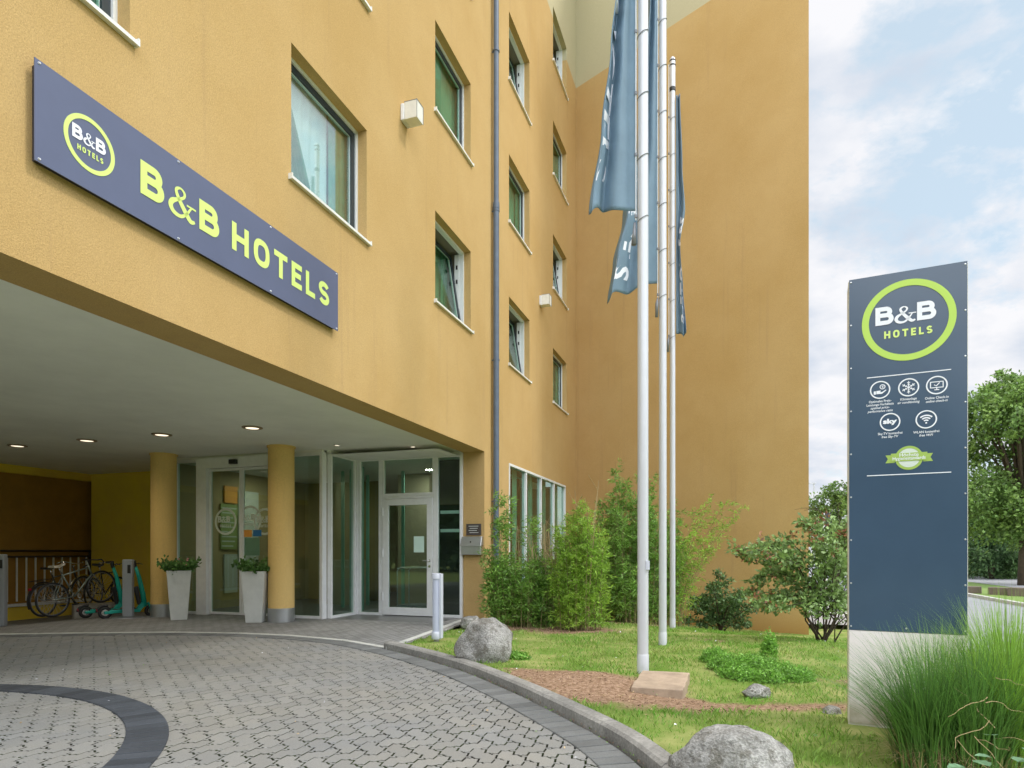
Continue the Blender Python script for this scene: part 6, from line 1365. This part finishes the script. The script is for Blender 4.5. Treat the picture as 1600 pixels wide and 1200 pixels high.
# ornamental grass in front of the pylon (arching blades)
def grass_tuft(base, n_, h, spread, label, m_, seed, bias=(0, 0), name='ornamental_grass', brown=0, wd=.006, group='ornamental grass tufts'):
    global rng; old = rng; rng = np.random.default_rng(seed); z0 = gz(*base)
    def blades(k, h_, sp_, w_, curl=1.):
        a = rng.uniform(0, 6.28, k); r_ = rng.uniform(0, .16, k); hh = rng.uniform(h_*.55, h_*1.08, k); ln = rng.uniform(.12, 1, k)**1.2*sp_*hh
        b = np.stack([base[0]+np.cos(a)*r_, base[1]+np.sin(a)*r_, np.full(k, z0-.02)], 1); a2_ = a+rng.normal(size=k)*.5; hd = np.stack([np.cos(a2_)+bias[0], np.sin(a2_)+bias[1], np.zeros(k)], 1); sd = np.stack([-np.sin(a2_), np.cos(a2_), np.zeros(k)], 1)
        S_ = 6; rows = []
        for q in range(S_+1):
            f = q/S_; c = b+hd*(ln*f**1.9)[:, None]+np.array([0, 0, 1.])*(hh*(f-.30*curl*(ln/np.maximum(hh, .01))*f**3.2))[:, None]; ww = w_*(1-.93*f**1.5)/2; rows += [c+sd*ww, c-sd*ww]
        V = np.stack(rows, 1).reshape(-1, 3); F_ = []
        base_i = np.arange(k)[:, None]*(2*(S_+1))
        for q in range(S_): F_.append(np.concatenate([base_i+2*q, base_i+2*q+1, base_i+2*q+3, base_i+2*q+2], 1))
        return V, np.concatenate(F_)
    t = thing(name, (*base, z0), label, 'ornamental grass', group); V, Fq_ = blades(n_, h, spread, wd); np_mesh('blades', V, Fq_, m_, t)
    if brown: V, Fq_ = blades(brown, h*.35, 1.2, .005, 1.4); np_mesh('dead_blades', V, Fq_, M['drygrass'], t)
    rng = old; return t
grass_tuft((2.38, 3.66), 800, .86, .95, 'dark green ornamental grass tuft arching across the pylon base', M['ornd'], 1, (-.25, 0), brown=320, wd=.0065)
grass_tuft((2.58, 3.55), 950, .84, .70, 'dark green ornamental grass tuft in the middle of the row', M['ornd'], 2, brown=320, wd=.0065)
grass_tuft((2.86, 3.66), 1050, .92, .70, 'bright green ornamental grass tuft nearest the right edge', M['ornl'], 3, brown=60, wd=.0065)
grass_tuft((3.12, 4.02), 1100, 1.02, .60, 'bright yellow-green ornamental grass tuft behind, beside the road', M['ornl'], 4, wd=.0065)
grass_tuft((2.74, 4.05), 380, .86, .75, 'mid-green ornamental grass tuft at the right foot of the pylon', M['ornl'], 5, wd=.0065)
# curled dry tendrils over the grass
mb = MB(); rr_ = random.Random(12)
for k in range(9):
    p = Vector((2.25+rr_.uniform(0, .45), 3.25+rr_.uniform(-.05, .1), .38+rr_.uniform(-.15, .25))); d = Vector((rr_.uniform(-1, 1), rr_.uniform(-.3, .3), rr_.uniform(-.8, .4))).normalized(); pts = []
    for q in range(9): pts.append(p.copy()); p = p+d*.035; d = (d+Vector((rr_.uniform(-.6, .6), rr_.uniform(-.3, .3), rr_.uniform(-.6, .5)))).normalized()
    mb.tube(pts, .0022, 4, r2=.001)
tag(mb.build('dry_tendrils', M['drygrass'], None), 'curled straw-coloured dead tendrils caught in the ornamental grass', 'dead stems')
# broad-leaved seedling bottom right
global_b = (2.16, 2.82); z0 = 0.02; t = thing('leafy_seedling', (*global_b, z0), 'young plant with broad lobed pale leaves in the bottom right corner', 'plant')
st = MB(); vs_ = []; fs_ = []; rr_ = random.Random(5)
for k, (tx, ty, tz, az) in enumerate(((-.12, .05, .20, 2.6), (-.02, .03, .27, 1.8), (.08, .0, .30, .6), (.02, -.05, .22, 4.2), (.14, .05, .22, .2), (-.06, -.03, .33, 2.9), (.10, -.04, .36, .9), (-.16, .0, .28, 3.2), (.02, .06, .40, 1.4), (.17, .0, .34, 0), (-.10, -.06, .13, 3.6), (.09, .03, .16, .4))):
    p = Vector((*global_b, z0)); tip = p+Vector((tx, ty, tz)); st.tube([p, p.lerp(tip, .5)+EZ*.03, tip], .003, 5); D = Vector((math.cos(az), math.sin(az), rr_.uniform(-.1, .25))).normalized(); Sd = D.cross(EZ).normalized(); up_ = Sd.cross(D); ln = rr_.uniform(.06, .085); out = []
    prof = [(0, 0), (.15, .30), (.30, .42), (.42, .34), (.58, .46), (.70, .30), (.85, .22), (1, 0)]; b0_ = len(vs_)
    left = [tip+D*a*ln+Sd*b*ln+up_*(.10*b-.18*a*a)*ln for a, b in prof]; right = [tip+D*a*ln-Sd*b*ln+up_*(.10*b-.18*a*a)*ln for a, b in prof[1:-1]][::-1]; mid = [tip+D*a*ln+up_*(-.18*a*a-.02)*ln for a, b in prof]
    n_ = len(prof)
    for i in range(n_-1):
        a_, b_ = prof[i], prof[i+1]
        for s_ in (1, -1):
            q_ = [mid[i], mid[i+1], tip+D*b_[0]*ln+Sd*s_*b_[1]*ln+up_*(.10*b_[1]-.18*b_[0]**2)*ln, tip+D*a_[0]*ln+Sd*s_*a_[1]*ln+up_*(.10*a_[1]-.18*a_[0]**2)*ln]; vs_ += q_; fs_.append((len(vs_)-4, len(vs_)-3, len(vs_)-2, len(vs_)-1))
st.build('stem', M['leafp'], t); np_mesh('leaves', [tuple(v) for v in vs_], fs_, M['broad'], t)

# lawn: individual short blades, thinning out on bare soil
def lawn():
    n_ = 210000; x = rng.uniform(-1.6, 8.5, n_); y = rng.uniform(2.6, 15.5, n_)**1.0
    # denser near the camera
    keep = rng.uniform(size=n_) < np.clip(1.25-.06*y, .35, 1); x, y = x[keep], y[keep]
    kxp = x/y*F+800; ok_ = (kxp > 560) & (kxp < 1680); x, y = x[ok_], y[ok_]
    # lookup in terrain grid
    ZG = np.array([v[2] for v in V0]).reshape(len(YS), len(XS)); DG = np.array(DA).reshape(len(YS), len(XS)); xs = np.array(XS); ys = np.array(YS)
    i = np.clip(np.searchsorted(xs, x)-1, 0, len(xs)-2); j = np.clip(np.searchsorted(ys, y)-1, 0, len(ys)-2); fx = (x-xs[i])/(xs[i+1]-xs[i]); fy = (y-ys[j])/(ys[j+1]-ys[j])
    def bl(A): return A[j, i]*(1-fx)*(1-fy)+A[j, i+1]*fx*(1-fy)+A[j+1, i]*(1-fx)*fy+A[j+1, i+1]*fx*fy
    z, d = bl(ZG), bl(DG)
    u = x*EU.x+y*EU.y; n = x*EN.x+y*EN.y+D0
    kd = np.array([min(1, 1) for _ in x]); KA = KCa[(KCa[:, 1] > 2) & (KCa[:, 0] > -2.2)]
    dm = np.sqrt(((x[:, None]-KA[None, :, 0])**2+(y[:, None]-KA[None, :, 1])**2).min(1)) if len(x) < 400000 else 0
    patch = np.array([noise.noise(Vector((a*1.6, b*1.6, 5))) for a, b in zip(x, y)])
    ok_ = (z > -.095) | (u > 11.2); ok_ &= (dm > .15); ok_ &= (rng.uniform(size=len(x)) > d*1.15); ok_ &= (n > .08) & (rng.uniform(size=len(x)) < .80+.7*patch)
    wG = (x-CO.x)*GN.x+(y-CO.y)*GN.y; ok_ &= wG > .15; ok_ &= n < 8.2
    ok_ &= ~((u > 10.8) & (n < .1))
    ok_ &= ~((x > 2.3) & (x < 2.4+PWD) & (np.abs(y-4.45) < .14))
    x, y, z, patch = x[ok_], y[ok_], z[ok_], patch[ok_]; k = len(x); h = rng.uniform(.018, .048, k)*(1+.7*np.clip(patch, -.5, .6)); a = rng.uniform(0, 6.28, k); ln = h*rng.uniform(.1, 1.0, k); w_ = rng.uniform(.004, .008, k)*(.7+y*.05)
    b = np.stack([x, y, z-.005], 1); hd = np.stack([np.cos(a), np.sin(a), 0*a], 1); sd = np.stack([-np.sin(a), np.cos(a), 0*a], 1)*w_[:, None]/2; m_ = b+hd*(ln*.35)[:, None]+np.stack([0*a, 0*a, h*.6], 1); tp = b+hd*ln[:, None]+np.stack([0*a, 0*a, h], 1)
    Vv = np.stack([b-sd, b+sd, m_+sd*.8, tp], 1).reshape(-1, 3); return Vv, np.arange(4*k).reshape(k, 4)
V0 = [tuple(v.co) for v in go.data.vertices]
Vv, Ff = lawn(); o = np_mesh('grass', Vv, Ff, M['grass']); tag(o, kind='stuff', label='short patchy green lawn grass', cat='grass')
# bark chips and dry litter
n_ = 8000; cand = []
tries = rng.uniform(size=(60000, 2)); 
for a, b in tries:
    x, y = -.6+a*5.8, 4.6+b*9.0
    dd = dirt_at(x, y)
    if dd > .5 and kdist(x, y) > .16 and rng.uniform() < .55: cand.append((x, y, gz(x, y)+.004))
    if len(cand) > n_: break
cand = np.array(cand); k = len(cand); D_ = rng.normal(size=(k, 3))*np.array([1, 1, .25]); Vv, Ff = leaves(cand, D_, rng.uniform(.008, .036, k), rng.uniform(.004, .011, k), fold=.3)
o = np_mesh('bark_mulch', Vv, Ff, [M['mulch'], M['drygrass']], midx=(rng.uniform(size=k) < .28).astype(int)); tag(o, kind='stuff', label='brown bark chips and dry litter on the bare path', cat='mulch')
# weeds in the gutter joint
cand = []
for i in range(0, len(near)-2):
    for _ in range(10):
        if rng.uniform() < .5: cand.append((near[i][0]+rng.normal()*.012-.02, near[i][1]+rng.normal()*.03, .004))
cand = np.array([c for c in cand if 3 < c[1] < 8]); k = len(cand); Vv, Ff = leaves(cand, rng.normal(size=(k, 3))+np.array([0, 0, .6]), rng.uniform(.008, .03, k), rng.uniform(.004, .010, k)); o = np_mesh('gutter_weeds', Vv, Ff, [M['mulch'], M['herb']], midx=(rng.uniform(size=k) < .35).astype(int)); tag(o, kind='stuff', label='crumbs of soil and tiny weeds along the foot of the kerb', cat='weeds')

pts_ = []
while len(pts_) < 260:
    x, y = rng.uniform(-5, 4.5), rng.uniform(3.2, 11); 
    if kdist(x, y) < 0:
        if rng.uniform() < .25+.6*(kdist(x, y) > -.5): pts_.append((x, y, .011))
    elif not in_fore(x, y): pts_.append((x, y, gz(x, y)+.035))
k = len(pts_); Vv, Ff = leaves(np.array(pts_), rng.normal(size=(k, 3))*np.array([1, 1, .12]), rng.uniform(.010, .035, k), rng.uniform(.008, .02, k), fold=.2); o = np_mesh('fallen_leaves', Vv, Ff, [M['drygrass'], M['herb'], M['vinyl']], midx=rng.choice(3, k, p=[.55, .25, .2])); tag(o, kind='stuff', label='scattered fallen leaves and petals on lawn and paving', cat='leaves')
# ------------------------------------------------------------------ beyond the lawn: road, verge, blocks, steps
def strip(name, n0_, n1_, z, m_, u0=-30, u1=120, lab=None, h=None):
    mb = MB(); 
    if h: mb.bunz(u0, u1, n0_, n1_, z-h, z)
    else: mb.add([P(u0, n0_, z), P(u1, n0_, z), P(u1, n1_, z), P(u0, n1_, z)], [(3, 2, 1, 0)])
    return tag(mb.build(name, m_), kind='structure')
strip('road', 8.6, 13.6, -.585, M['asphalt'], u0=13); strip('road_kerb', 13.6, 13.78, -.47, M['strip'], u0=13, h=.3)
strip('verge', 13.78, 17.5, -.50, mat('verge_grass', (.13, .24, .04), .9, bump=.6, bscale=15, col2=(.20, .26, .07), vscale=1.5), u0=13, h=.2); strip('pavement', 17.5, 22.5, -.49, mat('pale_pavement', (.36, .36, .38), .9, var=.15), u0=13)
strip('weedy_verge', 22.5, 60, -.485, mat('weedy_verge_ground', (.12, .17, .05), .9, bump=.6, bscale=6, col2=(.28, .26, .16), vscale=.7), u0=-30)
bl = 'concrete blocks on the verge'
for (x0p, x1p, Z, yt, yb, lab_) in ((1496, 1533.5, 27.0, 916, 927, 'low brown concrete block on the verge just right of the pylon'), (1543, 1573, 26.0, 917.5, 933, 'low brown concrete block on the verge beside the gap'), (1574, 1606, 25.2, 918, 937, 'low grey concrete block on the verge at the right edge')):
    a_, b_ = Vector((kx(x0p)*Z, Z, 0)), Vector((kx(x1p)*(Z-.5), Z-.5, 0)); d_ = (b_-a_).normalized(); e_ = Vector((-d_.y, d_.x, 0)); ln = (b_-a_).length; z1_ = HZ(yt, Z)
    mb = MB(); mb.box(0, ln, 0, .5, -.55, z1_, 0, lambda x, y, z: a_+d_*x+e_*y+EZ*z); tag(mb.build('concrete_block', mat('brown_block', (.17, .135, .11), .9, bump=.4, bscale=25, var=.3), bevel=.02), lab_, 'concrete block', bl)
# pale slab steps and a gravel apron in the gap left of the pylon
mb = MB(); mb.add([Vector((kx(x_)*Z_, Z_, -.515)) for x_, Z_ in ((1250, 15.6), (1420, 15.0), (1400, 22), (1240, 22))], [(0, 1, 2, 3)]); tag(mb.build('gravel_apron', mat('pale_gravel', (.42, .41, .40), .95, bump=.8, bscale=30, var=.35, vscale=25, speck=.3)), kind='structure')
t = thing('outdoor_steps', (kx(1300)*17.4, 17.4, -.52), 'pale concrete garden steps seen between side wall and pylon', 'steps')
for Z, y_t in ((17.4, 961), (18.5, 947), (19.7, 932)):
    z1_ = HZ(y_t, Z); a_ = Vector((kx(1250)*Z, Z, 0)); mb = MB(); mb.box(0, 3.0, 0, 1.2, z1_-.07, z1_, 0, lambda x, y, z: a_+Vector((x, y, z))); mb.box(.0, 3.0, .08, 1.2, z1_-.30, z1_-.072, 1, lambda x, y, z: a_+Vector((x, y, z))); mb.build('step', [M['strip'], M['aludark']], t)
# signpost in the gap
Z = 24.0; c = Vector((kx(1291)*Z, Z, GZF)); t = thing('sign_post', c, 'slim dark and white upright sign in the gap left of the pylon', 'sign'); 
MB().box(-.17, .17, -.04, .04, HZ(842, Z), HZ(801, Z), 0, lambda x, y, z: Vector((c.x+x, c.y+y, z))).build('board', M['signedge'], t)
MB().box(-.171, -.08, -.05, -.041, HZ(842, Z), HZ(802, Z), 0, lambda x, y, z: Vector((c.x+x, c.y+y, z))).build('white_stripe', M['white'], t)
MB().tube([c, Vector((c.x, c.y, HZ(842, Z)))], .045, 8).build('post', M['white'], t)
Z = 38.0; c = Vector((kx(1272)*Z, Z, GZF)); t = thing('lamp_post', c, 'thin distant lamp post just right of the side wall edge', 'lamp post'); MB().tube([c, Vector((c.x, c.y, HZ(756, Z)))], .05, 8).build('pole', M['alu'], t); MB().box(-.3, .1, -.06, .06, HZ(756, Z), HZ(754, Z), 0, lambda x, y, z: Vector((c.x+x, c.y+y, z))).build('head', M['alu'], t)
# undergrowth beyond the verge
n_ = 16000; x = rng.uniform(20, 62, n_); y = rng.uniform(30, 75, n_); n2_ = x*EN.x+y*EN.y+D0; ok_ = n2_ > 23.2; x, y = x[ok_], y[ok_]; k = len(x); hmax = .25+1.6*np.clip((x*EN.x+y*EN.y+D0-24)/8, 0, 1)
pp = np.stack([x, y, -.5+rng.uniform(0, 1, k)*hmax], 1); Vv, Ff = leaves(pp, rng.normal(size=(k, 3))+np.array([0, 0, .6]), rng.uniform(.25, .6, k), rng.uniform(.1, .25, k)); o = np_mesh('undergrowth', Vv, Ff, M['leaft']); tag(o, kind='stuff', label='rough green undergrowth beyond the road', cat='undergrowth')
# the wood across the car park behind the viewpoint (the entrance glass mirrors it)
k = 20000; x = rng.uniform(-45, 45, k); y = -24+rng.uniform(-6, 3, k); z = rng.uniform(0, 1, k)**.8*(8+2.5*np.sin(x*.35)+1.5*np.sin(x*.9+1)); Vv, Ff = leaves(np.stack([x, y, z], 1), rng.normal(size=(k, 3)), rng.uniform(.9, 1.6, k), rng.uniform(.6, 1.0, k)); o = np_mesh('woodland', Vv, Ff, M['leaftd']); tag(o, kind='stuff', label='dark woodland edge reflected in the entrance glass', cat='woodland')
